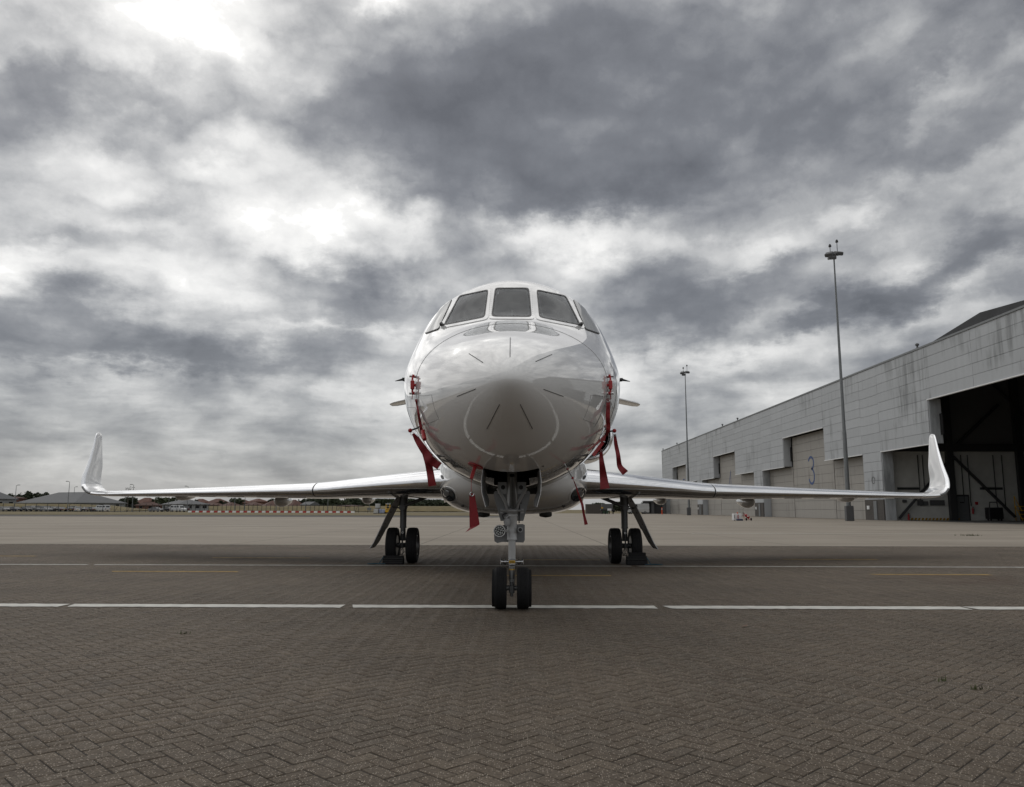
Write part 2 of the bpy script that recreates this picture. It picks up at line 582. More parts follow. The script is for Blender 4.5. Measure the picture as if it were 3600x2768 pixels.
# ------------------------------------------------------------------ mesh builder
class MB:
    def __init__(s):
        s.v, s.f = [], []

    def add(s, vs_, fs):
        o = len(s.v)
        s.v += [tuple(x) for x in vs_]
        s.f += [tuple(i + o for i in f) for f in fs]
        return s

    def box(s, c, size, rot=None, taper=1.0):
        hx, hy, hz = size[0] / 2, size[1] / 2, size[2] / 2
        vs_ = []
        for z in (-1, 1):
            k = taper if z > 0 else 1.0
            for x, y in ((-1, -1), (1, -1), (1, 1), (-1, 1)):
                p = Vector((x * hx * k, y * hy * k, z * hz))
                if rot is not None:
                    p = rot @ p
                vs_.append(p + Vector(c))
        return s.add(vs_, [(3, 2, 1, 0), (4, 5, 6, 7), (0, 1, 5, 4), (1, 2, 6, 5), (2, 3, 7, 6), (3, 0, 4, 7)])

    def cbox(s, c, size, ch=.02, rot=None):
        """box with chamfered vertical edges and top rim"""
        hx, hy, hz = size[0] / 2, size[1] / 2, size[2] / 2
        def ring(k, z):
            a, b = hx - k, hy - k
            q = ch
            return [(-a + q, -b, z), (a - q, -b, z), (a, -b + q, z), (a, b - q, z),
                    (a - q, b, z), (-a + q, b, z), (-a, b - q, z), (-a, -b + q, z)]
        rings = [ring(ch, -hz), ring(0, -hz + ch), ring(0, hz - ch), ring(ch, hz)]
        vs_ = []
        for r_ in rings:
            for p in r_:
                p = Vector(p)
                if rot is not None:
                    p = rot @ p
                vs_.append(p + Vector(c))
        fs = []
        for k in range(3):
            for i in range(8):
                j = (i + 1) % 8
                fs.append((k * 8 + i, k * 8 + j, k * 8 + 8 + j, k * 8 + 8 + i))
        fs.append(tuple(range(7, -1, -1)))
        fs.append(tuple(range(24, 32)))
        return s.add(vs_, fs)

    def loft(s, rings, closed=True, cap0=True, cap1=True):
        n = len(rings[0])
        vs_ = [p for r_ in rings for p in r_]
        fs = []
        m = n if closed else n - 1
        for k in range(len(rings) - 1):
            for i in range(m):
                j = (i + 1) % n
                fs.append((k * n + i, k * n + j, (k + 1) * n + j, (k + 1) * n + i))
        if cap0 and closed:
            fs.append(tuple(range(n - 1, -1, -1)))
        if cap1 and closed:
            fs.append(tuple((len(rings) - 1) * n + i for i in range(n)))
        return s.add(vs_, fs)

    def tube(s, pts, rad, n=12, caps=True):
        pts = [Vector(p) for p in pts]
        if not isinstance(rad, (list, tuple)):
            rad = [rad] * len(pts)
        rings = []
        prev = None
        for i, p in enumerate(pts):
            d = (pts[min(i + 1, len(pts) - 1)] - pts[max(i - 1, 0)]).normalized()
            if prev is None:
                a = d.orthogonal().normalized()
            else:
                a = (prev - d * prev.dot(d)).normalized()
            prev = a
            b = d.cross(a)
            rings.append([p + (a * math.cos(2 * math.pi * k / n) + b * math.sin(2 * math.pi * k / n)) * rad[i]
                          for k in range(n)])
        return s.loft(rings, True, caps, caps)

    def lathe(s, prof, origin, axis, n=32, closed_prof=False):
        """prof: list of (radius, along)"""
        axis = Vector(axis).normalized()
        a = axis.orthogonal().normalized()
        b = axis.cross(a)
        o = Vector(origin)
        rings = []
        for (r_, h) in prof:
            rings.append([o + axis * h + (a * math.cos(2 * math.pi * k / n) + b * math.sin(2 * math.pi * k / n)) * max(r_, 1e-4)
                          for k in range(n)])
        if closed_prof:
            rings.append(rings[0])
        return s.loft(rings, True, not closed_prof, not closed_prof)

    def prism(s, poly, d):
        """poly: list of 3D points (planar), extruded by vector d"""
        n = len(poly)
        d = Vector(d)
        vs_ = [Vector(p) for p in poly] + [Vector(p) + d for p in poly]
        fs = [tuple(range(n - 1, -1, -1)), tuple(range(n, 2 * n))]
        fs += [(i, (i + 1) % n, n + (i + 1) % n, n + i) for i in range(n)]
        return s.add(vs_, fs)

    def strip(s, L_, R_, th):
        """solid ribbon between two rails, thickness vector th"""
        th = Vector(th)
        rings = [[Vector(a), Vector(b), Vector(b) + th, Vector(a) + th] for a, b in zip(L_, R_)]
        return s.loft(rings, True, True, True)

    def build(s, name, mat, parent=None, smooth=False, angle=40, mirror_x=None):
        me = bpy.data.meshes.new(name)
        me.from_pydata([tuple(p) for p in s.v], [], s.f)
        bm = bmesh.new()
        bm.from_mesh(me)
        bmesh.ops.recalc_face_normals(bm, faces=bm.faces)
        bm.to_mesh(me)
        bm.free()
        me.update()
        return link(name, me, mat, parent, smooth, angle)


def wm(o):
    mloc = Matrix.LocRotScale(o.location, o.rotation_euler, o.scale)
    if o.parent:
        return wm(o.parent) @ o.matrix_parent_inverse @ mloc
    return mloc


def link(name, me, mat, parent=None, smooth=False, angle=40):
    o = bpy.data.objects.new(name, me)
    C.objects.link(o)
    if mat is not None and len(me.materials) == 0:
        me.materials.append(mat)
    if smooth:
        me.polygons.foreach_set('use_smooth', [True] * len(me.polygons))
        try:
            me.set_sharp_from_angle(angle=R(angle))
        except Exception:
            pass
    if parent is not None:
        o.parent = parent
        o.matrix_parent_inverse = wm(parent).inverted()
    return o


def tag(o, label=None, cat=None, group=None, kind=None):
    if label:
        o['label'] = label
    if cat:
        o['category'] = cat
    if group:
        o['group'] = group
    if kind:
        o['kind'] = kind
    return o


def empty(name, loc, label=None, cat=None, group=None, rz=0):
    o = bpy.data.objects.new(name, None)
    C.objects.link(o)
    o.location = loc
    o.rotation_euler = (0, 0, rz)
    o.empty_display_size = .2
    return tag(o, label, cat, group)


def copy_tree(o, parent=None):
    c = o.copy()
    C.objects.link(c)
    if parent is not None:
        c.parent = parent
        c.matrix_parent_inverse = o.matrix_parent_inverse.copy()
    for ch in [x for x in bpy.data.objects if x.parent == o]:
        copy_tree(ch, c)
    return c


def pchip(xs, ys):
    xs, ys = np.array(xs, float), np.array(ys, float)
    h = np.diff(xs)
    dl = np.diff(ys) / h
    d = np.zeros(len(xs))
    for i in range(1, len(xs) - 1):
        if dl[i - 1] * dl[i] > 0:
            w1, w2 = 2 * h[i] + h[i - 1], h[i] + 2 * h[i - 1]
            d[i] = (w1 + w2) / (w1 / dl[i - 1] + w2 / dl[i])
    d[0], d[-1] = dl[0], dl[-1]

    def f(x):
        i = int(min(max(np.searchsorted(xs, x) - 1, 0), len(xs) - 2))
        t = (x - xs[i]) / h[i]
        return ((1 + 2 * t) * (1 - t) ** 2 * ys[i] + t * (1 - t) ** 2 * h[i] * d[i]
                + t * t * (3 - 2 * t) * ys[i + 1] + t * t * (t - 1) * h[i] * d[i + 1])
    return f


# ------------------------------------------------------------------ ground
def gz(Y):
    return float(np.interp(Y, [0, 100, 160, 200, 240, 400], [0, 0, .0, .01, .03, .08]))


def sheet(name, x0, x1, ys, dz, mat, kind='structure', parent=None):
    mb = MB()
    rings = [[(x0, y, gz(y) + dz), (x1, y, gz(y) + dz)] for y in ys]
    mb.loft(rings, False)
    o = mb.build(name, mat, parent)
    return tag(o, kind=kind)


tag(MB().loft([[(-3000, -1500, -.9), (3000, -1500, -.9)], [(-3000, 4000, -.9), (3000, 4000, -.9)]], False)
    .build('ground', M['grass']), 'dry grassland stretching out to the horizon', None, None, 'structure')
CON_Y0 = 24.0
sheet('concrete_apron', -400, 90, [CON_Y0, 40, 60, 80, 104], -.004, M['concrete'])
sheet('concrete_apron', 0.5, 90, [104.0, 140, 160, 180, 200, 215], -.004, M['concrete'])
sheet('taxiway_asphalt', -600, .5, [104.0, 120, 132], -.008, M['asphalt'])
sheet('grass_verge', -700, .5, [132.0, 160, 180, 200, 220, 234], .02, M['grass'])
sheet('car_park_surface', -700, .5, [234.0, 240, 254], .03, M['asphalt'])
sheet('far_grass', -900, .5, [254.0, 300, 400], .02, M['grass'])
sheet('far_ground', .5, 900, [215.0, 240, 300, 400], .01, M['grass'])

# block paving: 45 degree herringbone, every block real geometry
BL, BW, BH, JT = .166, .083, .03, .0062
paving = sheet('paving', -60, 60, [-60.0, 24.0], -.0052, M['bed'])
# paving beyond the reach of single blocks: behind the camera and far out to the sides
mbm = MB().add([(-60, -60, -.003), (60, -60, -.003), (60, 2.28, -.003), (-60, 2.28, -.003)], [(0, 1, 2, 3)])
for sx in (-1, 1):
    mbm.add([(sx * 3.9, 2.28, -.003), (sx * 60, 2.28, -.003), (sx * 60, 23.97, -.003), (sx * 19.05, 23.97, -.003)], [(0, 1, 2, 3)])
tag(mbm.build('paving_margin', M['brick']), kind='structure')


def brick_geo(n_obj=300):
    ca = math.cos(R(45))
    tf = []
    # herringbone lattice: cell of 0.1 squares; horizontal block at (i,j) if (i-j)%4==0, vertical if (i-j)%4==3
    rng = np.random.default_rng(3)
    I, J = np.meshgrid(np.arange(-520, 520), np.arange(-520, 520), indexing='ij')
    k = (I - J) % 4
    out = []
    for kk, vert in ((0, False), (3, True)):
        sel = k == kk
        i, j = I[sel] * BW, J[sel] * BW
        cx = i + (BW / 2 if vert else BL / 2)
        cy = j + (BL / 2 if vert else BW / 2)
        wx = (cx - cy) * ca
        wy = (cx + cy) * ca
        keep = (wy > 2.3) & (wy < 23.97) & (np.abs(wx) < .70 * wy + 2.2)
        wx, wy = wx[keep], wy[keep]
        ang = R(45) + (R(90) if vert else 0)
        out.append(np.stack([wx, wy, np.full_like(wx, ang)], 1))
    A = np.concatenate(out)
    d = np.hypot(A[:, 0], A[:, 1])
    inview = (np.abs(A[:, 0]) < .64 * A[:, 1]) & (A[:, 1] > 3.2)
    order = np.argsort(np.where(inview, d, 1e6))
    solo = order[:n_obj]
    rest = order[n_obj:]
    hl, hw, ch = BL / 2 - JT / 2, BW / 2 - JT / 2, .003
    base = np.array([(-hl, -hw, -BH), (hl, -hw, -BH), (hl, hw, -BH), (-hl, hw, -BH),
                     (-hl, -hw, -ch * .8), (hl, -hw, -ch * .8), (hl, hw, -ch * .8), (-hl, hw, -ch * .8),
                     (-hl + ch, -hw + ch, 0), (hl - ch, -hw + ch, 0), (hl - ch, hw - ch, 0), (-hl + ch, hw - ch, 0)])
    faces = np.array([(8, 9, 10, 11)] + [(4 + a, 4 + (a + 1) % 4, 8 + (a + 1) % 4, 8 + a) for a in range(4)]
                     + [(a, (a + 1) % 4, 4 + (a + 1) % 4, 4 + a) for a in range(4)])
    n = len(rest)
    B = A[rest]
    ang = B[:, 2] + rng.normal(0, .006, n)
    dz = np.clip(rng.normal(0, .0008, n), -.0012, .0014)
    tx, ty = np.clip(rng.normal(0, .006, n), -.011, .011), np.clip(rng.normal(0, .008, n), -.016, .016)
    c, s_ = np.cos(ang)[:, None], np.sin(ang)[:, None]
    X = base[None, :, 0] * c - base[None, :, 1] * s_ + B[:, 0:1] + rng.normal(0, .0008, n)[:, None]
    Y = base[None, :, 0] * s_ + base[None, :, 1] * c + B[:, 1:2]
    Z = base[None, :, 2] + dz[:, None] + base[None, :, 0] * tx[:, None] + base[None, :, 1] * ty[:, None] - .002
    V = np.stack([X, Y, Z], 2).reshape(-1, 3)
    Fc = (faces[None] + (np.arange(n) * 12)[:, None, None]).reshape(-1, 4)
    me = bpy.data.meshes.new('paving_bricks')
    me.vertices.add(len(V))
    me.vertices.foreach_set('co', V.ravel())
    me.loops.add(Fc.size)
    me.loops.foreach_set('vertex_index', Fc.ravel().astype(np.int32))
    me.polygons.add(len(Fc))
    me.polygons.foreach_set('loop_start', (np.arange(len(Fc)) * 4).astype(np.int32))
    me.polygons.foreach_set('loop_total', np.full(len(Fc), 4, np.int32))
    me.update(calc_edges=True)
    o = link('paving_bricks', me, M['brick'], paving)
    o['kind'] = 'stuff'
    bm = bpy.data.meshes.new('brick')
    bm.from_pydata([tuple(p) for p in base], [], [tuple(int(q) for q in f) for f in faces])
    bm.update()
    bm.materials.append(M['brick'])
    for q in solo:
        x, y, a = A[q]
        b = bpy.data.objects.new('brick', bm)
        b.location = (x, y, -.002 + max(-.0012, min(.0014, random.gauss(0, .0008))))
        b.rotation_euler = (max(-.016, min(.016, random.gauss(0, .008))), max(-.011, min(.011, random.gauss(0, .006))), a + random.gauss(0, .006))
        C.objects.link(b)
        b.parent = paving
    return n


print('bricks', brick_geo())


def painted_line(name, x0, x1, y, w, mat, label, group=None, breaks=(), slope=0.0):
    """thin paint film with ragged edges lying on the blocks"""
    mb = MB()
    segs = []
    a = x0
    for b0, b1 in breaks:
        segs.append((a, b0))
        a = b1
    segs.append((a, x1))
    for (s0, s1) in segs:
        n = max(2, int((s1 - s0) / .07))
        rr = []
        for i in range(n + 1):
            x = s0 + (s1 - s0) * i / n
            yy = y + slope * x
            e0, e1 = random.gauss(0, .008), random.gauss(0, .008)
            if i in (0, n):
                e0 += .03 * (1 if i == 0 else -1)
            rr.append([(x + .05 * (i == 0), yy - w / 2 + e0, .0032), (x, yy + w / 2 + e1, .0032)])
        mb.loft(rr, False)
    o = mb.build(name, mat)
    return tag(o, label, 'road marking', group)


painted_line('white_line', -13, 13, 8.98, .25, M['whiteline'], 'broad white line under the nose wheels, nearest of the markings',
             breaks=((-5.02, -4.98), (-1.92, -1.84), (1.55, 1.64), (4.97, 5.0)))
painted_line('white_line', -19, 19, 15.35, .17, M['whiteline2'], 'second white line crossing the paving between nose wheels and main wheels',
             breaks=((-8.2, -8.1), (2.2, 2.3)))
for (x0, x1, y, lab) in (
        (-6.95, -4.75, 13.75, 'yellow dash on the paving out in front of the left wing'),
        (-.42, 1.55, 13.15, 'yellow dash right behind the nose wheels'),
        (5.95, 7.95, 13.55, 'yellow dash by the rust stain in front of the right wing'),
        (-12.4, -10.8, 18.0, 'yellow dash at the far left edge of the paving'),
        (-6.7, -4.5, 17.6, 'faint yellow dash in the shadow of the left wing'),
        (-.3, 1.8, 17.2, 'faint yellow dash between the main wheels'),
        (5.8, 7.9, 17.6, 'faint yellow dash in the shadow of the right wing')):
    painted_line('yellow_dash', x0, x1, y, .13, M['yellowline'], lab, 'yellow dashes on the paving')
for (x0, x1, y, w, lab) in ((-3, 60, 52, .16, 'thin white line across the concrete behind the aircraft'),
                            (-60, -3.4, 52, .16, 'thin white line across the concrete left of the aircraft'),
                            (8, 20, 36.5, .18, 'worn white line on the concrete under the right wing')):
    o = MB().loft([[(x0, y - w / 2, .002), (x0, y + w / 2, .002)], [(x1, y - w / 2, .002), (x1, y + w / 2, .002)]], False).build('white_line', M['whiteline'])
    tag(o, lab, 'road marking')
# dark kerb joint between paving and concrete
tag(MB().box((0, 24.0, -.03), (120, .06, .055)).build('paving_joint', M['bed']), kind='structure')

# ------------------------------------------------------------------ the aircraft
AX = -0.045
jet = empty('business_jet', (AX, 8.8, 0), 'white twin-winglet business jet parked nose-on with red ribbons on its probes', 'aircraft')
NOSE_Y = 5.9
PR = [  # Y, ztop, zmid, zbot, w
    (5.9, 2.055, 2.055, 2.055, 0), (5.95, 2.15, 2.055, 1.965, .11), (6.1, 2.27, 2.06, 1.85, .235), (6.4, 2.44, 2.08, 1.70, .43),
    (6.9, 2.65, 2.14, 1.51, .69), (7.4, 2.815, 2.22, 1.405, .905), (7.62, 2.895, 2.265, 1.38, .985), (7.85, 2.99, 2.31, 1.36, 1.055), (8.08, 3.115, 2.35, 1.345, 1.11), (8.3, 3.262, 2.39, 1.33, 1.152),
    (8.75, 3.58, 2.46, 1.31, 1.21), (9.1, 3.77, 2.52, 1.30, 1.238), (9.5, 3.855, 2.555, 1.29, 1.255), (10.2, 3.865, 2.56, 1.29, 1.258),
    (18.5, 3.865, 2.56, 1.29, 1.258), (20, 3.83, 2.62, 1.5, 1.2), (22, 3.8, 2.8, 2.0, .95), (24, 3.6, 2.95, 2.45, .6), (25.5, 3.35, 3.0, 2.75, .25)]
TS = [math.sqrt(p[0] - NOSE_Y) for p in PR]
fT, fM, fB, fW = [pchip(TS, [p[i] for p in PR]) for i in (1, 2, 3, 4)]


def fus(Y, th, off=0.0):
    t = math.sqrt(max(Y - NOSE_Y, 0))
    zt, zm, zb, w = fT(t), fM(t), fB(t), fW(t)
    s_, c_ = math.sin(th), math.cos(th)
    # flat side panes of the cockpit
    k = 1.0
    if 8.0 < Y < 11:
        g_ = math.exp(-((abs(math.atan2(s_, c_)) - R(66)) / R(14)) ** 2)
        k = 1 - .022 * g_ * min(1, (Y - 8.0) / .6) * min(1, (11 - Y) / 1.2)
    return Vector((AX + (w * k + off) * s_, Y, zm + (((zt - zm) if c_ > 0 else (zm - zb)) * k + off) * c_))


NT = 192
stations = [NOSE_Y + (i / 22) ** 2 * .6 for i in range(1, 23)] + list(np.arange(6.54, 7.78, .04)) + list(np.arange(7.8, 9.2, .02)) + list(np.arange(9.22, 10.2, .04)) + list(np.arange(10.3, 18.5, .4)) + list(np.arange(18.6, 25.5, .3)) + [25.5]
WELL = (7.36, 9.2, .265)
front = [(1743, 1016), (1857, 1016), (1866, 1114), (1731, 1113)]
rear = [(1561, 1067), (1590, 1052), (1543, 1157), (1496, 1173)]
side = [(1616, 1043), (1715, 1022), (1702, 1116), (1564, 1143)]
CAM_INV = CAM_ROT.inverted()


def to_px(p):
    q = CAM_INV @ (Vector(p) - EYE)
    return CX + F_PX * q.x / -q.z, CY - F_PX * q.y / -q.z


def in_quad(pt, quad, grow):
    cx, cy = sum(q[0] for q in quad) / 4, sum(q[1] for q in quad) / 4
    qq = [(cx + (x - cx) * (1 + 2 * grow), cy + (y - cy) * (1 + 2 * grow)) for x, y in quad]
    sgn = 0
    for i in range(4):
        x0, y0 = qq[i]
        x1, y1 = qq[(i + 1) % 4]
        c = (x1 - x0) * (pt[1] - y0) - (y1 - y0) * (pt[0] - x0)
        if c * sgn < 0:
            return False
        sgn = c
    return True


def windowed(pts, grow):
    if not all(2.85 < p.z and 7.7 < p.y < 9.15 for p in pts):
        return False
    for m_ in (0, 1):
        for quad in (front, side):
            if all(in_quad(to_px((2 * AX - p.x, p.y, p.z) if m_ else p), quad, grow) for p in pts):
                return True
    return False


rings = [[fus(Y, 2 * math.pi * k / NT) for k in range(NT)] for Y in stations]
mbf = MB()
mbf.add([(AX, NOSE_Y, 2.055)], [])
mbf.v += [tuple(p) for r_ in rings for p in r_]
for i in range(NT):
    mbf.f.append((0, 1 + (i + 1) % NT, 1 + i))
cut_faces = []
for k in range(len(rings) - 1):
    for i in range(NT):
        j = (i + 1) % NT
        q = (rings[k][i] + rings[k][j] + rings[k + 1][j] + rings[k + 1][i]) / 4
        if WELL[0] < q.y < WELL[1] and abs(q.x - AX) < (WELL[2] if q.y < 7.85 else .175) and q.z < 1.8:
            continue
        if windowed((rings[k][i], rings[k][j], rings[k + 1][j], rings[k + 1][i]), 0.0):
            cut_faces.append((1 + k * NT + i, 1 + k * NT + j, 1 + (k + 1) * NT + j, 1 + (k + 1) * NT + i))
            continue
        mbf.f.append((1 + k * NT + i, 1 + k * NT + j, 1 + (k + 1) * NT + j, 1 + (k + 1) * NT + i))
mbf.f.append(tuple(1 + (len(rings) - 1) * NT + i for i in range(NT)))
fuselage = mbf.build('fuselage', M['paint'], jet, True, 60)
bvh = BVHTree.FromPolygons([Vector(p) for p in mbf.v], mbf.f + cut_faces)


def hit(px, py):
    d = ray(px, py)
    loc, nor, idx, dist = bvh.ray_cast(EYE, d)
    if loc is None:
        return None, None
    if nor.dot(d) > 0:
        nor = -nor
    return loc, nor


def mir(p):
    return Vector((2 * AX - p.x, p.y, p.z))


# windscreen panes: outlines carried onto the skin, port side mirrored to starboard
def px_round(quad, n=7, r=.13):
    """rounded quad outline in bilinear space -> grid of (u,v) mapped to px"""
    def bil(u, v):
        a, b, c, d = quad      # TL TR BR BL
        x = (a[0] * (1 - u) + b[0] * u) * (1 - v) + (d[0] * (1 - u) + c[0] * u) * v
        y = (a[1] * (1 - u) + b[1] * u) * (1 - v) + (d[1] * (1 - u) + c[1] * u) * v
        return x, y
    return bil


def pane(quad, name, mat, off, grow=0.0, mirror=False, parent=fuselage, n=14, r=.12):
    bil = px_round(quad)
    mb = MB()
    idx = {}
    g = grow
    def corner(u, v):
        # squash the square into a rounded square
        a, b = u * 2 - 1, v * 2 - 1
        m_ = max(abs(a), abs(b))
        if m_ < 1e-6:
            return u, v
        dx, dy = a / m_, b / m_
        # rounded-square radius along this direction
        p_ = 18.0
        k = 1.0 / ((abs(dx) ** p_ + abs(dy) ** p_) ** (1 / p_))
        return .5 + dx * k * m_ / 2, .5 + dy * k * m_ / 2
    pts, nrs = [], []
    for j in range(n + 1):
        for i in range(n + 1):
            u, v = corner(i / n, j / n)
            u, v = u * (1 + 2 * g) - g, v * (1 + 2 * g) - g
            p, nr = hit(*bil(u, v))
            while p is None:
                u, v = .5 + (u - .5) * .97, .5 + (v - .5) * .97
                p, nr = hit(*bil(u, v))
            pts.append(p)
            nrs.append(nr)
    N1 = len(pts)
    outer = [p + q * off for p, q in zip(pts, nrs)]
    inner = [p - q * .004 for p, q in zip(pts, nrs)]
    fs = []
    for j in range(n):
        for i in range(n):
            a = j * (n + 1) + i
            fs.append((a, a + 1, a + n + 2, a + n + 1))
    rim = [i for i in range(n + 1)] + [j * (n + 1) + n for j in range(1, n + 1)] + \
          [n * (n + 1) + i for i in range(n - 1, -1, -1)] + [j * (n + 1) for j in range(n - 1, 0, -1)]
    for a, b in zip(rim, rim[1:] + rim[:1]):
        fs.append((a, b, b + N1, a + N1))
    allp = outer + inner
    if mirror:
        allp = [mir(p) for p in allp]
    mb.add(allp, fs)
    return mb.build(name, mat, parent, True, 35)


def pane_ring(quad, name, mat, g0, g1, off, mirror=False, parent=fuselage, n=18, inset=.004):
    """flat band between two rounded outlines of a pane (g0 outer, g1 inner growth)"""
    bil = px_round(quad)
    def outline(g):
        out = []
        for k in range(4 * n):
            a, t = k // n, (k % n) / n * 2 - 1
            dx, dy = ((t, -1), (1, t), (-t, 1), (-1, -t))[a]
            p_ = 14.0
            kk = 1.0 / ((abs(dx) ** p_ + abs(dy) ** p_) ** (1 / p_))
            u, v = .5 + dx * kk / 2, .5 + dy * kk / 2
            u, v = u * (1 + 2 * g) - g, v * (1 + 2 * g) - g
            p, nr = hit(*bil(u, v))
            while p is None:
                u, v = .5 + (u - .5) * .97, .5 + (v - .5) * .97
                p, nr = hit(*bil(u, v))
            out.append((p, nr))
        return out
    o, i = outline(g0), outline(g1)
    rings_ = [[p - q * inset for p, q in o], [p + q * off for p, q in o], [p + q * off for p, q in i], [p - q * (inset + .012) for p, q in i]]
    if mirror:
        rings_ = [[mir(p) for p in r_] for r_ in rings_]
    return MB().loft(rings_, True, False, False).build(name, mat, parent, True, 35)


def window_glass():
    m = bpy.data.materials.new('clear_cockpit_glass')
    m.use_nodes = True
    N, L = nodes(m)
    N.clear()
    o = N.new('ShaderNodeOutputMaterial')
    t = N.new('ShaderNodeBsdfTransparent')
    t.inputs[0].default_value = (.62, .65, .66, 1)
    g = N.new('ShaderNodeBsdfGlossy')
    g.inputs['Roughness'].default_value = .02
    g.inputs[0].default_value = (.8, .82, .84, 1)
    f = N.new('ShaderNodeFresnel')
    f.inputs[0].default_value = 1.30
    x = N.new('ShaderNodeMixShader')
    L.new(f.outputs[0], x.inputs[0])
    L.new(t.outputs[0], x.inputs[1])
    L.new(g.outputs[0], x.inputs[2])
    L.new(x.outputs[0], o.inputs[0])
    return m


M['clearglass'] = window_glass()
M['cockpit'] = pm('cockpit_lining', (.045, .046, .048), .8)
M['seatcover'] = pm('seat_cover', (.07, .062, .055), .8)
for quad, mirs in ((front, (False,)), (side, (False, True))):
    for m_ in mirs:
        pane_ring(quad, 'window_frame', M['paint'], .115 if quad is side else .10, .02, .006, m_)
        pane_ring(quad, 'window_seal', M['seal'], .026, -.012, .008, m_)
        pane_ring(quad, 'inner_frame', M['cockpit'], -.008, -.065, .003, m_)
        pane(quad, 'window_pane', M['clearglass'], .004, -.005, m_)
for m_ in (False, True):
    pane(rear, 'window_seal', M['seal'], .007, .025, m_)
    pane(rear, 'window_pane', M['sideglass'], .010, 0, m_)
# what shows through the windscreen: lining, glareshield, compass, two seats
NL = 72
mb = MB()
ls_ = list(np.arange(7.9, 9.3, .05)) + [9.6, 10.0, 10.3]
lr = [[fus(Y, 2 * math.pi * k / NL, -.045) for k in range(NL)] for Y in ls_]
mb.v = [tuple(p) for r_ in lr for p in r_]
for k in range(len(lr) - 1):
    for i in range(NL):
        j = (i + 1) % NL
        q4 = (lr[k][i], lr[k][j], lr[k + 1][j], lr[k + 1][i])
        if all(p.z > 2.7 for p in q4) and q4[0].y < 9.1:
            cpt = (q4[0] + q4[1] + q4[2] + q4[3]) / 4
            if any(in_quad(to_px((2 * AX - cpt.x, cpt.y, cpt.z) if m_ else cpt), quad, .14) for m_ in (0, 1) for quad in (front, side)):
                continue
        if max(p.z for p in q4) < 2.3:
            continue
        mb.f.append((k * NL + i, k * NL + j, (k + 1) * NL + j, (k + 1) * NL + i))
mb.f.append(tuple((len(lr) - 1) * NL + i for i in range(NL)))
mb.build('cockpit_lining', M['cockpit'], fuselage)
rr = []
for Y, zt in ((8.02, 2.90), (8.25, 3.02), (8.5, 3.08), (8.62, 3.06), (8.64, 2.85)):
    rr.append([Vector((AX + x, Y + .10 * abs(x) ** 2, zt - .09 * x * x)) for x in np.linspace(-.85, .85, 19)])
MB().loft(rr, False).build('glareshield', M['black'], fuselage, True)
mb = MB()
mb.cbox(Vector((AX, 8.45, 3.13)), (.10, .10, .09), .02)
mb.tube([(AX, 8.45, 3.15), (AX, 8.45, 3.24)], .012, 8)
mb.build('standby_compass', M['rim'], fuselage)
for sg in (-1, 1):
    mb = MB()
    mb.cbox(Vector((AX + sg * .48, 9.45, 2.95)), (.46, .16, .70), .06)
    mb.cbox(Vector((AX + sg * .48, 9.42, 3.38)), (.26, .12, .20), .05)
    mb.build('pilot_seat', M['seatcover'], fuselage, True)
# rear cockpit panes and cabin windows built straight on the hull surface
def hull_patch(name, mat, Y0, Y1, t0, t1, off, sgn, shear=0.0, n=12, pw=6.0):
    mb = MB()
    pts = []
    for j in range(n + 1):
        for i in range(n + 1):
            a, b = i / n * 2 - 1, j / n * 2 - 1
            m2 = max(abs(a), abs(b), 1e-6)
            dx, dy = a / m2, b / m2
            if abs(dx) + abs(dy) < .5:
                dx = 1.0
            k = 1 / ((abs(dx) ** pw + abs(dy) ** pw) ** (1 / pw))
            u, v = .5 + dx * k * m2 / 2, .5 + dy * k * m2 / 2
            th = t0 + (t1 - t0) * v
            Y = Y0 + (Y1 - Y0) * u + shear * (1 - v)
            pts.append((Y, th))
    outer = [fus(Y, sgn * th, off) for Y, th in pts]
    inner = [fus(Y, sgn * th, -.004) for Y, th in pts]
    N1 = len(pts)
    fs = [(j * (n + 1) + i, j * (n + 1) + i + 1, j * (n + 1) + i + n + 2, j * (n + 1) + i + n + 1) for j in range(n) for i in range(n)]
    rim = [i for i in range(n + 1)] + [j * (n + 1) + n for j in range(1, n + 1)] + \
          [n * (n + 1) + i for i in range(n - 1, -1, -1)] + [j * (n + 1) for j in range(n - 1, 0, -1)]
    fs += [(a, b, b + N1, a + N1) for a, b in zip(rim, rim[1:] + rim[:1])]
    mb.add(outer + inner, fs)
    return mb.build(name, mat, fuselage, True, 35)


for sgn in (-1, 1):
    for q in range(6):
        hull_patch('cabin_window', M['glass'], 11.2 + q * 1.0, 11.2 + q * 1.0 + .34, R(62), R(83), .006, sgn, 0, 8, 2.6)

# radome seam and lightning strips
for Y, n_ in ((7.42, 'nose_seam'), (7.86, 'bay_seam')):
    t0, t1 = (R(-118), R(118)) if n_ == 'nose_seam' else (R(70), R(122))
    MB().tube([fus(Y + .35 * math.cos(t) * .5 * (n_ == 'nose_seam'), t, .0006) for t in np.linspace(t0, t1, 90)], .0022, 5).build('panel_seam', M['seam'], fuselage)
for a, b in (((1794, 1188), (1793, 1256)), ((1649, 1244), (1698, 1275)), ((1940, 1247), (1883, 1272)), ((1672, 1368), (1607, 1394)),
             ((1911, 1369), (1980, 1394)), ((1756, 1422), (1712, 1508)), ((1829, 1422), (1872, 1508))):
    pts = []
    for t in np.linspace(0, 1, 9):
        p, nr = hit(a[0] + (b[0] - a[0]) * t, a[1] + (b[1] - a[1]) * t)
        pts.append(p + nr * .001)
    MB().tube(pts, .0034, 6).build('lightning_strip', M['darkgrey'], fuselage)

def seam(pts, r=.0017):
    MB().tube(pts, r, 5).build('panel_seam', M['seam'], fuselage)


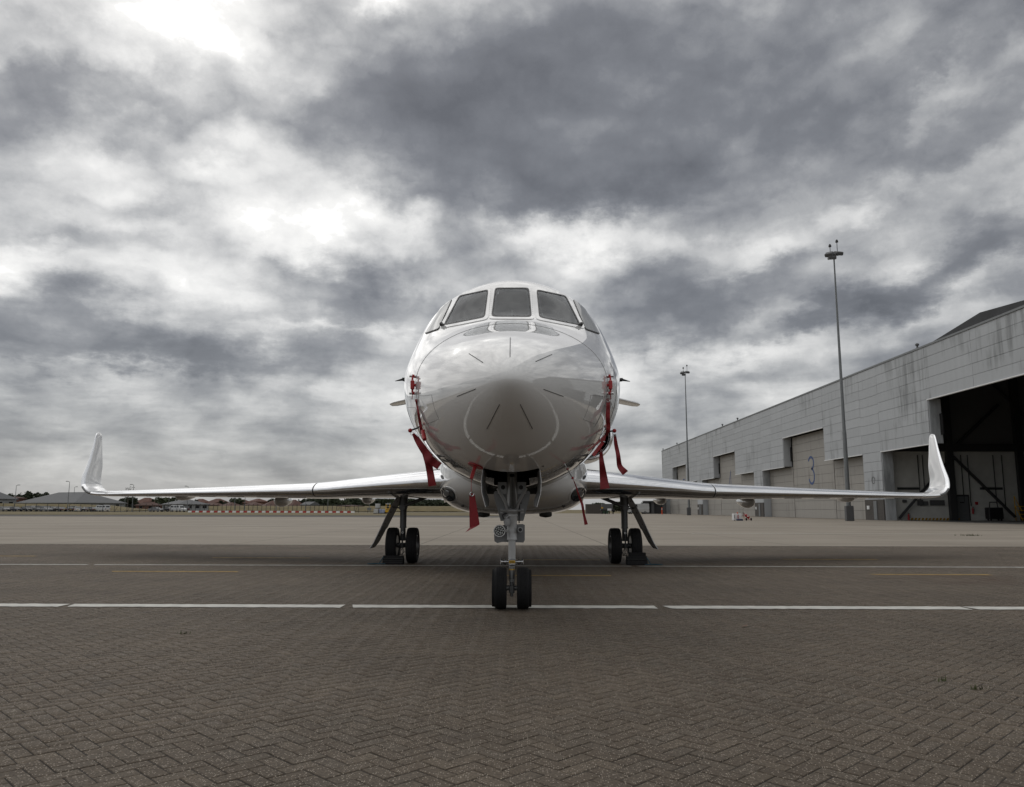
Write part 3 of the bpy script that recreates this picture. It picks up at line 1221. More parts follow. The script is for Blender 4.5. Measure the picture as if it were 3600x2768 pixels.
seam([fus(9.62, t, .0005) for t in np.linspace(0, 2 * math.pi, 120)])
for sg in (-1, 1):
    for (ya, yb, ta, tb) in ((6.95, 7.34, 96, 116), (7.55, 8.25, 104, 122), (8.5, 9.2, 98, 118), (8.0, 8.9, 128, 142)):
        loop = [fus(ya + (yb - ya) * q / 8, sg * R(ta), .0005) for q in range(9)] + [fus(yb, sg * R(ta + (tb - ta) * q / 8), .0005) for q in range(1, 9)]
        loop += [fus(yb - (yb - ya) * q / 8, sg * R(tb), .0005) for q in range(1, 9)] + [fus(ya, sg * R(tb - (tb - ta) * q / 8), .0005) for q in range(1, 9)]
        seam(loop, .0014)
    # rivet rows on the windscreen posts
    for q in range(14):
        for xr in (1724, 1730):
            p, nr = hit((xr - 3 + q * .25) if sg < 0 else (2 * 1797 - xr + 3 - q * .25), 1112 - q * 7.2)
            if p is not None:
                MB().tube([p + nr * .0055, p + nr * .0072], .0035, 6).build('rivet', M['seam'], fuselage)

# wheel well box
wx0, wx1 = AX - .30, AX + .30
mb = MB()
mb.add([(wx0, 7.30, 1.30), (wx1, 7.30, 1.30), (wx1, 9.55, 1.25), (wx0, 9.55, 1.25), (wx0, 7.30, 1.95), (wx1, 7.30, 1.95), (wx1, 9.55, 1.95), (wx0, 9.55, 1.95)],
       [(4, 5, 6, 7), (1, 2, 6, 5), (2, 3, 7, 6), (3, 0, 4, 7), (0, 1, 5, 4)])
mb.v = [(x, y, max(z, 1.46) if (y < 8 and z < 1.5) else z) for x, y, z in mb.v]
mb.build('wheel_well', M['well'], fuselage)
for s_ in (-1, 1):
    # open nose gear doors, thin curved plates
    L_, R_ = [], []
    pts = [(0, 1.435), (.012, 1.33), (.006, 1.22), (-.03, 1.09)]
    for o0, o1, mt_, nm_ in ((0, -.006, M['paint'], 'nose_gear_door'), (-.007, -.016, M['geardark'], 'nose_door_lining')):
        rr = []
        for Y, kz in ((7.40 + .02 * (o0 < 0), 1.0), (7.65, 1.0), (7.9, .96), (8.1, .8)):
            rr.append([Vector((AX + s_ * (.272 + dx + o0), Y, 1.42 - (1.42 - z) * kz)) for dx, z in pts]
                      + [Vector((AX + s_ * (.272 + dx + o1), Y, 1.42 - (1.42 - z) * kz)) for dx, z in pts[::-1]])
        MB().loft(rr).build(nm_, mt_, fuselage, True, 30)

# --- nose gear (leg is the part, its pieces the sub-parts)
YN = 8.80


def N_(px, py, Y=YN):
    return PY(px, py, Y)


mid = 1800
mb = MB()
mb.tube([N_(mid, 1985), N_(mid, 1800)], .040, 20)                    # chromed lower leg
mb.tube([N_(mid, 2085), N_(mid, 2010), N_(mid, 1975)], [.026, .030, .036], 16)
nose_gear = mb.build('nose_gear', M['gearlight'], jet, True)
mb = MB()
mb.tube([N_(mid, 1899), N_(mid, 1897), N_(mid, 1890), N_(mid, 1812), N_(mid, 1808)], [.052, .058, .054, .054, .058], 24)
mb.tube([N_(mid, 1871), N_(mid, 1862)], .064, 24)
mb.tube([N_(mid, 1815), N_(mid, 1809)], .064, 24)
mb.tube([N_(mid, 1808), N_(mid, 1700), N_(mid, 1640)], [.050, .055, .06], 20)
mb.build('leg_cylinder', M['gearlight'], nose_gear, True)
mb = MB()
mb.cbox(N_(mid, 1977, YN - .03), (.075, .06, .075), .012)
mb.tube([N_(1762, 1975, YN - .02), N_(1838, 1975, YN - .02)], .022, 14)
for x in (1764, 1776, 1824, 1836):
    mb.tube([N_(x - 2.5, 1975, YN - .02), N_(x + 2.5, 1975, YN - .02)], .034, 14)
for x in (1764, 1836):
    mb.tube([N_(x, 1968, YN - .02), N_(x, 1984, YN - .02)], .018, 10)
mb.build('tow_bar_lug', M['steel'], nose_gear, True)
mb = MB()
q = [N_(1790, 1971, YN - .064), N_(1811, 1971, YN - .064), N_(1811, 1981, YN - .064), N_(1790, 1981, YN - .064)]
mb.prism(q, (0, .003, 0))
pl = mb.build('placard', M['yellow'], nose_gear)
for k, (a, b) in enumerate(((1794, 1807), (1793, 1808), (1792, 1809))):
    y = 1973.6 + k * 2.5
    MB().prism([N_(a, y, YN - .0655), N_(b, y, YN - .0655), N_(b, y + 1.1, YN - .0655), N_(a, y + 1.1, YN - .0655)], (0, .001, 0)).build('placard_line', M['black'], nose_gear)
# axle + wheels
ZR = .222
AXc = AX
mb = MB()
mb.tube([(AX - .17, YN, ZR), (AX + .17, YN, ZR)], .028, 14)
mb.cbox((AX, YN - .02, ZR - .01), (.06, .085, .10), .015)
mb.tube([(AX, YN - .05, ZR + .07), (AX, YN - .05, ZR - .085)], .016, 10)
mb.tube([(AX, YN - .03, ZR + .10), (AX, YN - .03, ZR + .23)], [.030, .028], 14)
mb.build('axle', M['gearmid'], nose_gear, True)
MB().tube([(AX, YN - .03, ZR + .195), (AX, YN - .03, ZR + .205)], .0305, 14).build('collar_band', M['yellow'], nose_gear)


def tyre_profile(Rt, w, chine=0.0):
    h = w / 2
    pr = [(Rt * .56, -h * .62), (Rt * .72, -h * .92), (Rt * .86, -h * 1.0), (Rt * .945, -h * .93)]
    for (a, b) in ((-.78, 1), (-.54, 1), (-.50, .985), (-.42, .985), (-.38, 1), (-.04, 1), (-.03, .985), (.03, .985), (.04, 1),
                   (.38, 1), (.42, .985), (.50, .985), (.54, 1), (.78, 1)):
        pr.append((Rt * b * (1 - .02 * a * a), a * h * .92))
    pr += [(Rt * .945, h * .93)]
    if chine:
        pr += [(Rt * .90, h * .99), (Rt * .89, h + chine), (Rt * .84, h + chine * .9), (Rt * .80, h * 1.0)]
    else:
        pr += [(Rt * .86, h * 1.0)]
    pr += [(Rt * .72, h * .92), (Rt * .56, h * .62)]
    return pr


for s_ in (-1, 1):
    MB().lathe(tyre_profile(.222, .130, .027), (AX + s_ * .121, YN, ZR), (s_, 0, 0), 56).build('tyre', M['rubber'], nose_gear, True, 30)
    MB().lathe([(.128, -.05), (.128, .03), (.11, .035), (.06, .02), (.05, .045), (.0, .05)], (AX + s_ * .121, YN, ZR), (s_, 0, 0), 32).build('rim', M['rim'], nose_gear, True, 30)
# side plates behind the leg
mb = MB()
for sg in (-1, 1):
    poly = [(1800 + sg * 18, 1728), (1800 + sg * 60, 1727), (1800 + sg * 64, 1733), (1800 + sg * 62, 1752), (1800 + sg * 40, 1832), (1800 + sg * 18, 1832)]
    mb.prism([N_(x, y, YN + .09) for x, y in poly], (0, .02, 0))
mb.build('door_link_plate', M['gearmid'], nose_gear)
mb = MB()
mb.prism([N_(x, y, YN + .075) for x, y in ((1737, 1880), (1741, 1872), (1768, 1868), (1768, 1846), (1838, 1843), (1845, 1846), (1845, 1900), (1840, 1908), (1766, 1906), (1748, 1910), (1738, 1903))], (0, .03, 0))
mb.build('lower_fairing', M['gearmid'], nose_gear)
mb = MB()
mb.tube([N_(1800, 1672, YN - .45), N_(1802, 1725, YN - .25), N_(1804, 1783, YN - .07)], [.026, .030, .034], 14)
mb.build('drag_strut', M['geardark'], nose_gear, True)
mb = MB()
for sg in (-1, 1):
    mb.tube([N_(1800 + sg * 50, 1717, YN - .1), N_(1800 + sg * 22, 1768, YN - .06), N_(1800 + sg * 13, 1800, YN - .05)], [.016, .018, .02], 10)
    mb.box(N_(1800 + sg * 34, 1716, YN + .02), (.10, .05, .13))
    mb.tube([N_(1800 + sg * 8, 1796, YN - .07), N_(1800 + sg * 40, 1796, YN - .07)], .012, 10)
    mb.box(N_(1800 + sg * 36, 1797, YN - .05), (.03, .03, .05))
mb.tube([N_(1785, 1796, YN - .07), N_(1819, 1796, YN - .07)], .030, 16)
mb.build('brace', M['gear'], nose_gear, True)
for sg in (-1, 1):
    MB().tube([N_(1800 + sg * 31.5, 1714, YN - .02), N_(1800 + sg * 31.5, 1714, YN - .04)], .024, 18).build('bushing', M['black'], nose_gear, True)
mb = MB()
for q in range(3):
    mb.tube([N_(1831 + q * 2, 1745 + q * 12), N_(1826, 1770), N_(1824 + q, 1800), N_(1825, 1840)], .006, 6)
mb.tube([N_(1770, 1825), N_(1766, 1812), N_(1775, 1806), N_(1790, 1808)], .007, 6)
mb.build('hydraulic_hose', M['black'], nose_gear, True)
mb = MB()
mb.tube([N_(1783, 1836, YN - .10), N_(1783, 1836, YN - .02)], .040, 20)
mb.tube([N_(1783, 1836, YN - .125), N_(1783, 1836, YN - .09)], .026, 18)
mb.tube([N_(1777, 1822, YN - .05), N_(1790, 1812, YN - .03)], .02, 12)
mb.tube([N_(1829, 1863, YN - .08), N_(1829, 1863, YN)], .028, 16)
mb.build('steering_actuator', M['gear'], nose_gear, True)
MB().tube([N_(1829, 1863, YN - .085), N_(1829, 1863, YN - .078)], .02, 16).build('gauge_face', M['black'], nose_gear, True)
# LED taxi lamp
lc = N_(1756, 1867, YN - .10)
MB().lathe([(.045, .05), (.060, .035), (.064, 0), (.060, -.006), (.054, .004), (.0, .006)], lc, (0, 1, 0), 32).build('taxi_light', M['black'], nose_gear, True, 30)
MB().lathe([(.055, .0), (.065, .0), (.066, .03), (.055, .03)], lc + Vector((0, -.008, 0)), (0, 1, 0), 32, True).build('lamp_bezel', M['steel'], nose_gear, True, 30)
for ring_r, cnt, ph in ((.039, 10, 0), (.018, 4, .4)):
    for q in range(cnt):
        a = 2 * math.pi * q / cnt + ph
        c = lc + Vector((ring_r * math.cos(a), 0, ring_r * math.sin(a)))
        MB().lathe([(.0098, .004), (.0098, -.002), (.006, -.006), (0, -.007)], c, (0, 1, 0), 12).build('led_lens', M['lens'], nose_gear, True)

# --- wing body fairing
fa = [  # Y, w, zbot, ztop
    (11.5, .55, 1.30, 1.75), (11.8, .86, 1.19, 1.95), (12.2, 1.05, 1.09, 2.1), (12.7, 1.17, 1.02, 2.15), (13.3, 1.245, .985, 2.15), (14.2, 1.30, .965, 2.1),
    (16.5, 1.32, .965, 2.0), (18.5, 1.2, 1.05, 1.9), (20.0, .8, 1.3, 1.8)]
fy = [p[0] for p in fa]
gw, gb, gt = [pchip(fy, [p[i] for p in fa]) for i in (1, 2, 3)]


def fairing_pt(Y, th, off=0):
    w, zb, zt = gw(Y), gb(Y), gt(Y)
    zc, a = (zb + zt) / 2, (zt - zb) / 2
    n_ = 2.9
    c_, s_ = math.cos(th), math.sin(th)
    return Vector((AX + (w + off) * math.copysign(abs(s_) ** (2 / n_), s_), Y, zc + (a + off) * math.copysign(abs(c_) ** (2 / n_), c_)))


ys_ = list(np.arange(11.5, 14.3, .06)) + list(np.arange(14.4, 20.01, .28))
mb = MB()
mb.loft([[fairing_pt(Y, 2 * math.pi * (k + .5) / 96) for k in range(96)] for Y in ys_])
mbfa = mb
fairing = mb.build('belly_fairing', M['paint'], jet, True, 60)
bvh2 = BVHTree.FromPolygons([Vector(p) for p in mb.v], mb.f)


def hit2(px, py, tree=bvh2):
    d = ray(px, py)
    loc, nor, i, dist = tree.ray_cast(EYE, d)
    if loc is None:
        return None, None
    return loc, (nor if nor.dot(d) < 0 else -nor)


def disc_on(tree, px, py, rx, ry, rot, name, mat, off, mirror=False, n=24, parent=fairing):
    mb = MB()
    c, nc = hit2(px, py, tree)
    if c is None:
        return None
    pts, fs = [c + nc * off], []
    for k in range(n):
        a = 2 * math.pi * k / n
        x, y = rx * math.cos(a), ry * math.sin(a)
        p, nr = hit2(px + x * math.cos(rot) - y * math.sin(rot), py + x * math.sin(rot) + y * math.cos(rot), tree)
        if p is None:
            p, nr = pts[-1], nc
        pts.append(p + nr * off)
    N1 = len(pts)
    pts += [p - nc * .02 for p in pts]
    for k in range(n):
        j = (k + 1) % n
        fs.append((0, 1 + k, 1 + j))
        fs.append((1 + k, 1 + j, N1 + 1 + j, N1 + 1 + k))
    if mirror:
        pts = [mir(p) for p in pts]
    mb.add(pts, fs)
    return mb.build(name, mat, parent, True, 35)


for m_ in (False, True):
    disc_on(bvh2, 1578, 1740, 34, 25, R(42), 'light_surround', M['paint'], .006, m_)
    disc_on(bvh2, 1576, 1738, 28.5, 20, R(42), 'light_rim', M['seal'], .008, m_)
    disc_on(bvh2, 1576, 1738, 27, 18.5, R(42), 'landing_light', M['lampglass'], .011, m_)
    disc_on(bvh2, 1571, 1734, 10, 9, R(42), 'lamp_reflector', M['rim'], .014, m_)
    disc_on(bvh2, 1555, 1678, 4, 8, R(-25), 'vent', M['seal'], .006, m_)
    disc_on(bvh2, 1627, 1778, 6, 3, R(10), 'drain_mast', M['black'], .01, m_)
for x in (1700, 1918):
    p = PY(x, 1811, 13.6)
    MB().lathe([(.0, -.035), (.09, -.02), (.11, .0), (.11, .04)], (p.x, p.y, .965), (0, 0, 1), 20).build('belly_antenna', M['black'], fairing, True)

# --- wings
def naca(x, t):
    return 5 * t * (.2969 * math.sqrt(max(x, 0)) - .126 * x - .3516 * x * x + .2843 * x ** 3 - .1036 * x ** 4)


def camber(x, m=.016, p=.45):
    return m / p ** 2 * (2 * p * x - x * x) if x < p else m / (1 - p) ** 2 * (1 - 2 * p + 2 * p * x - x * x)


SEC = [  # X, Yle, zle, chord, t, inc(deg), cant(deg)
    (.9, 13.67, 1.565, 4.25, .135, 3.2, 0), (1.25, 13.9, 1.56, 4.05, .135, 3.1, 0), (2.2, 14.52, 1.522, 3.62, .128, 2.6, 0),
    (3.1, 15.10, 1.475, 3.22, .122, 2.0, 0), (3.98, 15.67, 1.428, 2.86, .118, 1.4, 0), (5.4, 16.39, 1.415, 2.46, .112, .8, 0),
    (7.4, 17.41, 1.405, 1.90, .105, .2, 0), (9.0, 18.23, 1.398, 1.48, .10, -.2, 0), (9.51, 18.49, 1.397, 1.36, .10, -.3, 0),
    (9.85, 18.66, 1.405, 1.28, .10, -.3, 7), (10.13, 18.80, 1.44, 1.18, .10, 0, 28), (10.30, 18.91, 1.52, 1.06, .095, 0, 50), (10.42, 19.02, 1.64, .95, .09, 0, 66),
    (10.46, 19.1, 1.80, .88, .085, 0, 76), (10.50, 19.36, 2.15, .72, .08, 0, 79), (10.56, 19.64, 2.55, .48, .07, 0, 79), (10.63, 19.88, 2.90, .31, .065, 0, 79), (10.66, 19.98, 2.97, .22, .06, 0, 79), (10.68, 20.1, 3.0, .09, .06, 0, 79)]
fS = [pchip([s[0] for s in SEC[:9]], [s[i] for s in SEC[:9]]) for i in range(1, 7)]


def sect(i_or_s, x, upper, off=0.0, sg=1):
    X, Y, Z, c, t, inc, cant = i_or_s
    y = camber(x) + (1 if upper else -1) * naca(x, t)
    a = -R(inc)
    cy, cz = x * c, y * c
    # outward normal offset, approximate
    if off:
        e = .004
        x2 = min(1, x + e)
        dy_ = (camber(x2) + (1 if upper else -1) * naca(x2, t)) - y
        nx, nz = -dy_, (x2 - x)
        l = math.hypot(nx, nz) or 1
        nx, nz = nx / l, nz / l
        if not upper:
            nx, nz = -nx, -nz
        if x < 1e-6:
            nx, nz = -1, 0
        cy += nx * off
        cz += nz * off
    yy = cy * math.cos(a) - cz * math.sin(a)
    zz = cy * math.sin(a) + cz * math.cos(a)
    ca_, sa_ = math.cos(R(cant)), math.sin(R(cant))
    return Vector((AX + sg * (X - zz * sa_), Y + yy, Z + zz * ca_))


def contour(xu, xl, n):
    """points from upper xu round the nose to lower xl"""
    out = []
    for k in range(n + 1):
        f = 1 - k / n
        out.append((xu * f * f, True))
    for k in range(1, n + 1):
        f = k / n
        out.append((xl * f * f, False))
    return out


def span_secs(x0, x1, n):
    res = []
    for X in np.linspace(x0, x1, n):
        res.append((X,) + tuple(f(X) for f in fS))
    return res


for sg in (-1, 1):
    secs = span_secs(.9, 9.51, 26)
    cp = contour(1.0, 1.0, 26)[:-1]
    mb = MB()
    mb.loft([[sect(s, x, u, 0, sg) for x, u in cp] for s in secs])
    wing = mb.build('wing', M['paint'], jet, True, 50)
    for (a, b, n) in ((1.29, 3.965, 10), (3.998, 9.49, 18)):
        mb = MB()
        cs = contour(.12, .075, 18)
        se = span_secs(a, b, n)
        mb.loft([[sect(s, x, u, .005, sg) for x, u in cs] + [sect(s, x, u, .0, sg) for x, u in cs[::-1]] for s in se])
        mb.build('leading_edge_slat', M['chrome'], wing, True, 50)
        mb = MB()
        rr = []
        for s in se:
            rr.append([sect(s, .075, False, .004, sg), sect(s, .082 + .012 * (a < 2), False, .004, sg), sect(s, .082 + .012 * (a < 2), False, -.004, sg), sect(s, .075, False, -.004, sg)])
        mb.loft(rr)
        mb.build('slat_gap', M['darkgap'], wing)
        if a > 2:
            mb = MB()
            for q in range(7):
                s1 = span_secs(4.25 + q * .75, 4.25 + q * .75 + .42, 4)
                mb.loft([[sect(s, .125, False, .003, sg), sect(s, .15, False, .003, sg), sect(s, .15, False, -.004, sg), sect(s, .125, False, -.004, sg)] for s in s1])
            mb.build('underwing_slots', M['darkgap'], wing)
    # dark joint between inner and outer slat
    mb = MB()
    se = span_secs(3.968, 3.990, 2)
    cs = contour(.13, .09, 18)
    mb.loft([[sect(s, x, u, .002, sg) for x, u in cs] + [sect(s, x, u, -.01, sg) for x, u in cs[::-1]] for s in se])
    mb.build('slat_joint', M['darkgap'], wing)
    # winglet
    wsec = SEC[8:]
    # refine with pchip over index
    ii = list(range(len(wsec)))
    fw = [pchip(ii, [s[k] for s in wsec]) for k in range(7)]
    fine = [tuple(f(t) for f in fw) for t in np.linspace(0, len(wsec) - 1, 44)]
    mb = MB()
    mb.loft([[sect(s, x, u, 0, sg) for x, u in cp] for s in fine])
    winglet = mb.build('winglet', M['paint'], wing, True, 50)
    mb = MB()
    cs = contour(.11, .10, 14)
    mb.loft([[sect(s, x, u, .003, sg) for x, u in cs] + [sect(s, x, u, 0, sg) for x, u in cs[::-1]] for s in fine[1:-5]])
    mb.build('winglet_leading_edge', M['chrome'], wing, True, 50)
    # navigation light lens in the curve of the tip
    mb = MB()
    cs = contour(.02, .16, 10)
    se = [tuple(f(t) for f in fw) for t in np.linspace(1.7, 3.6, 9)]
    mb.loft([[sect(s, x, u, .007, sg) for x, u in cs] + [sect(s, x, u, .001, sg) for x, u in cs[::-1]] for s in se])
    mb.build('navigation_light', M['lampglass'], wing, True, 50)
    # rows of fasteners along the slat edge
    for X in np.arange(1.6, 9.4, .42):
        s_f = span_secs(X, X + .01, 2)[0]
        for xx, up_ in ((.105, True), (.02, False)):
            c = sect(s_f, xx, up_, .0052, sg)
            c2 = sect(s_f, xx, up_, .0065, sg)
            MB().tube([c, c2], .006, 6).build('fastener', M['seam'], wing)
    # flap track fairings
    for (X, dY, r_, ln, drop) in ((2.95 + .3, 0, .105, .9, .05), (5.35, 0, .14, .85, .10), (7.95, 0, .10, .8, .02)):
        s = span_secs(X, X + .01, 2)[0]
        base = sect(s, .78, False, 0, sg)
        prof = [(0, -ln * .55), (r_ * .35, -ln * .5), (r_ * .7, -ln * .36), (r_ * .95, -ln * .15), (r_, 0), (r_ * .9, ln * .3), (r_ * .55, ln * .7), (0.01, ln)]
        MB().lathe(prof, base + Vector((0, 0, -drop)), (0, 1, .03), 24).build('flap_track_fairing', M['paint'], wing, True, 40)
    # main gear bay outline under the wing: dark recess panel
    YM = 16.15
    XM = 2.24

    def W_(x, y, z):
        return Vector((AX + sg * x, YM + y, z))
    mb = MB()
    mb.tube([W_(XM, 0, .70), W_(XM, 0, 1.08)], .066, 24)
    mb.tube([W_(XM, 0, 1.06), W_(XM, 0, 1.12), W_(XM, 0, 1.22), W_(XM, 0, 1.40)], [.070, .085, .085, .09], 24)
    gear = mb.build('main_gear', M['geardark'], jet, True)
    mb = MB()
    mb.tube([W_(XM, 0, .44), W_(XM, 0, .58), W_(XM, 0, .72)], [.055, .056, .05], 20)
    mb.tube([W_(XM, 0, .690), W_(XM, 0, .715)], .071, 24)
    mb.tube([W_(XM, -.07, .58), W_(XM, -.07, .40)], .016, 10)
    mb.tube([W_(XM, -.09, .40), W_(XM, -.09, .30)], [.05, .04], 16)
    mb.build('shock_absorber', M['geardark'], gear, True)
    MB().lathe([(.020, .0), (.020, -.012), (.012, -.012), (.012, 0)], W_(XM, -.055, .60), (0, 1, 0), 20).build('valve_ring', M['steel'], gear, True)
    mb = MB()
    for q in range(6):
        mb.tube([W_(XM + random.uniform(-.05, .05), -.08, .30), W_(XM + random.uniform(-.07, .07), -.10, .22), W_(XM + random.uniform(-.06, .06), -.08, .16)], .005, 5)
    mb.tube([W_(XM - .06, -.08, .16), W_(XM + .06, -.08, .16)], .006, 5)
    mb.build('brake_hose', M['black'], gear)
    # side brace to the inboard
    mb = MB()
    mb.tube([W_(XM - .02, -.06, 1.13), W_(XM - .58, -.02, 1.36)], .034, 14)
    mb.tube([W_(XM + .02, -.10, 1.10), W_(XM + .02, .04, 1.10)], .062, 18)
    mb.tube([W_(XM + .02, -.05, 1.09), W_(XM + .20, -.03, 1.10)], .015, 8)
    mb.build('side_brace', M['geardark'], gear, True)
    for q in (-1, 1):
        xc = XM + q * .20
        MB().lathe(tyre_profile(.352, .215), W_(xc, 0, .350), (sg * q, 0, 0), 64).build('tyre', M['rubber'], gear, True, 30)
        MB().lathe([(.195, -.09), (.20, .085), (.185, .10), (.16, .06), (.10, .045), (.08, .075), (0, .08)], W_(xc, 0, .350), (sg * q, 0, 0), 40).build('rim', M['rim'], gear, True, 30)
        for k in range(9):
            a = 2 * math.pi * k / 9
            c = W_(xc + q * .062, .13 * math.cos(a), .350 + .13 * math.sin(a))
            MB().tube([c, c + Vector((sg * q * .006, 0, 0))], .022, 10).build('rim_hole', M['black'], gear)
    MB().tube([W_(XM - .25, 0, .35), W_(XM + .25, 0, .35)], .05, 14).build('axle', M['geardark'], gear, True)
    # leaning gear door outboard
    dp = [(2.34, 1.33), (2.44, 1.16), (2.58, .88), (2.66, .70), (2.80, .40), (2.875, .285)]
    di = [(2.29, 1.33), (2.37, 1.16), (2.515, .86), (2.60, .68), (2.74, .41), (2.83, .295)]
    rr = [[W_(a[0], -.14, a[1]), W_(b[0], .16, b[1]), W_(b[0] + .006, .175, b[1] + .008), W_(a[0] + .014, -.125, a[1] + .008)] for a, b in zip(dp, di)]
    MB().loft(rr).build('gear_door', M['gear'], gear, True, 30)
    rr = [[W_(a[0] * .55 + b[0] * .45, .035, a[1] * .55 + b[1] * .45 - .006), W_(b[0] - .004, .19, b[1] - .008), W_(b[0] - .004, .195, b[1] - .004), W_(a[0] * .55 + b[0] * .45, .04, a[1] * .55 + b[1] * .45 - .002)] for a, b in list(zip(dp, di))[:4]]
    MB().loft(rr).build('gear_door_lining', pm('perforated_lining', (.16, .15, .14), .6, 0, .5, 60) if sg < 0 else bpy.data.materials['perforated_lining'], gear)
    for k in range(5):
        a, b = dp[k], dp[k + 1]
        c = W_((a[0] + b[0]) / 2 - .03, -.09, (a[1] + b[1]) / 2 - .01)
        MB().tube([c, c + Vector((0, -.012, -.004))], .010, 8).build('door_fastener', M['black'], gear)
    # nacelle and pylon
    nc = Vector((AX + sg * 1.82, 19.2, 2.87))
    MB().lathe([(.0, .75), (.25, .70), (.46, .62), (.48, .3), (.485, .12), (.50, .04), (.535, .0), (.575, .02), (.60, .08), (.62, .25), (.64, .8), (.62, 1.8), (.52, 2.8), (.40, 3.2), (.0, 3.2)], nc, (0, 1, 0), 56).build('engine_nacelle', M['paint'], jet, True, 40)
    MB().lathe([(.497, .06), (.503, .03), (.535, -.004), (.578, .015), (.606, .09), (.612, .16), (.60, .16), (.57, .06), (.535, .02), (.5, .06)], nc, (0, 1, 0), 56).build('intake_lip', M['chrome'], jet, True, 40)
    MB().box((AX + sg * 1.25, 20.6, 2.9), (.7, 2.0, .18)).build('pylon', M['paint'], jet)
    # tailplane with anhedral
    mb = MB()
    ts = [(0, 22.3, 4.92, 1.9, .1, 0, -8), (1.9, 23.2, 4.62, 1.4, .1, 0, -8), (3.75, 24.1, 4.33, .85, .1, 0, -8), (3.9, 24.3, 4.31, .55, .1, 0, -8)]
    mb.loft([[sect(s, x, u, 0, sg) for x, u in cp] for s in ts])
    mb.build('tailplane', M['paint'], jet, True, 50)
mb = MB()
for (z, y, c, w) in ((3.6, 19.6, 4.6, .20), (4.9, 21.6, 3.0, .15), (6.9, 23.8, 2.1, .09)):
    pass
mb.loft([[Vector((AX + math.copysign(1, sx) * naca(x, w / c) * c, y + x * c, z)) for x, sx in [(k / 10, 1) for k in range(11)] + [(k / 10, -1) for k in range(9, 0, -1)]]
         for (z, y, c, w) in ((3.5, 19.4, 4.8, .30), (4.9, 21.4, 3.2, .24), (6.9, 23.8, 2.1, .16))])
mb.build('tail_fin', M['paint'], jet, True, 50)

# --- probes, wipers
for sg in (-1, 1):
    p, nr = hit(1797 + sg * 345, 1335)
    q = fus(9.15, sg * R(88))
    mb = MB()
    mb.tube([q + Vector((-sg * .02, 0, 0)), q + Vector((sg * .055, 0, 0))], [.016, .010], 10)
    mb.tube([q + Vector((sg * .01, 0, .012)), q + Vector((sg * .05, -.02, .008)), q + Vector((sg * .15, .03, -.004))], [.006, .016, .003], 8)
    mb.box(q + Vector((sg * .045, 0, .018)), (.03, .03, .025))
    mb.build('vane_probe', M['black'], fuselage, True)
    # windscreen wiper pivot
    a, nr = hit(1555 if sg < 0 else 2040, 1145)
    b, nb = hit(1566 if sg < 0 else 2028, 1147)
    if a is not None and b is not None:
        mb = MB()
        mb.tube([a, a + nr * .03, a + nr * .04], [.022, .02, .008], 8)
        mb.tube([a + nr * .02, b + nb * .02], [.016, .006], 8)
        mb.build('wiper', M['black'], fuselage, True)

# ------------------------------------------------------------------ probe covers and ribbons (hang on the aircraft: things of their own)
def ribbon(ctr, widths, Ys, name, label, tilt=None, parent=None, cat='warning ribbon'):
    """ctr: px points down the ribbon; widths in px; Ys depth"""
    L_, R_ = [], []
    n = len(ctr)
    # densify
    t = np.arange(n)
    fx, fyy, fwid, fY = [pchip(t, a) for a in ([c[0] for c in ctr], [c[1] for c in ctr], widths, Ys)]
    mm = 6 * (n - 1) + 1
    for k in range(mm):
        s = k * (n - 1) / (mm - 1)
        e = .05
        dx = fx(min(s + e, n - 1)) - fx(max(s - e, 0))
        dy = fyy(min(s + e, n - 1)) - fyy(max(s - e, 0))
        l = math.hypot(dx, dy) or 1
        nx, ny = -dy / l, dx / l
        w = fwid(s) / 2
        Y = fY(s)
        tw = .0018 * w * math.sin(k * .55 + ctr[0][0])
        bend = .012 * math.sin(k * .8 + ctr[0][1])
        L_.append(PY(fx(s) + nx * w, fyy(s) + ny * w, Y + tw + bend))
        R_.append(PY(fx(s) - nx * w, fyy(s) - ny * w, Y - tw + bend))
    o = MB().strip(L_, R_, (0, .0035, 0)).build(name, M['red'], parent, True, 40)
    if parent is None:
        tag(o, label, cat, 'red ribbons hanging from the nose probes')
    return o


def eyelet(px, py, Y, r, parent):
    c = PY(px, py, Y)
    MB().lathe([(r, -.003), (r * 1.25, 0), (r, .003), (r * .7, 0)], c, (0, 1, 0), 16, True).build('eyelet', M['steel'], parent, True)


def probe_lock(sg, label):
    """red clamp of three knobs on the cheek of the nose"""
    e = None
    pxs = 1461 if sg < 0 else 2135
    p0, n0 = hit(pxs, 1352)
    root = empty('probe_clamp', p0, label, 'probe cover', 'red probe clamps on the nose')
    pts = []
    for y in (1325, 1355, 1383):
        p, nr = hit(pxs, y)
        pts.append((p, nr))
    mb = MB()
    for (p, nr) in pts:
        mb.tube([p - nr * .005, p + nr * .035], [.014, .016], 12)
    mb.tube([pts[0][0] + pts[0][1] * .03, pts[1][0] + pts[1][1] * .035, pts[2][0] + pts[2][1] * .03], .009, 8)
    mb.cbox(pts[1][0] + pts[1][1] * .03, (.035, .05, .085), .006)
    mb.build('clamp_body', M['redpaint'], root, True)
    for (p, nr) in pts[::2]:
        mb = MB()
        mb.tube([p + nr * .02 + Vector((-.04, 0, 0)), p + nr * .02 + Vector((.04, 0, 0))], .012, 10)
        mb.build('clamp_pin', M['steel'], root, True)
    p2, n2 = hit(pxs, 1403)
    mb = MB()
    mb.tube([pts[2][0] + pts[2][1] * .03, p2 + n2 * .035], .004, 6)
    mb.build('cord', M['redpaint'], root)
    return root, p2 + n2 * .03


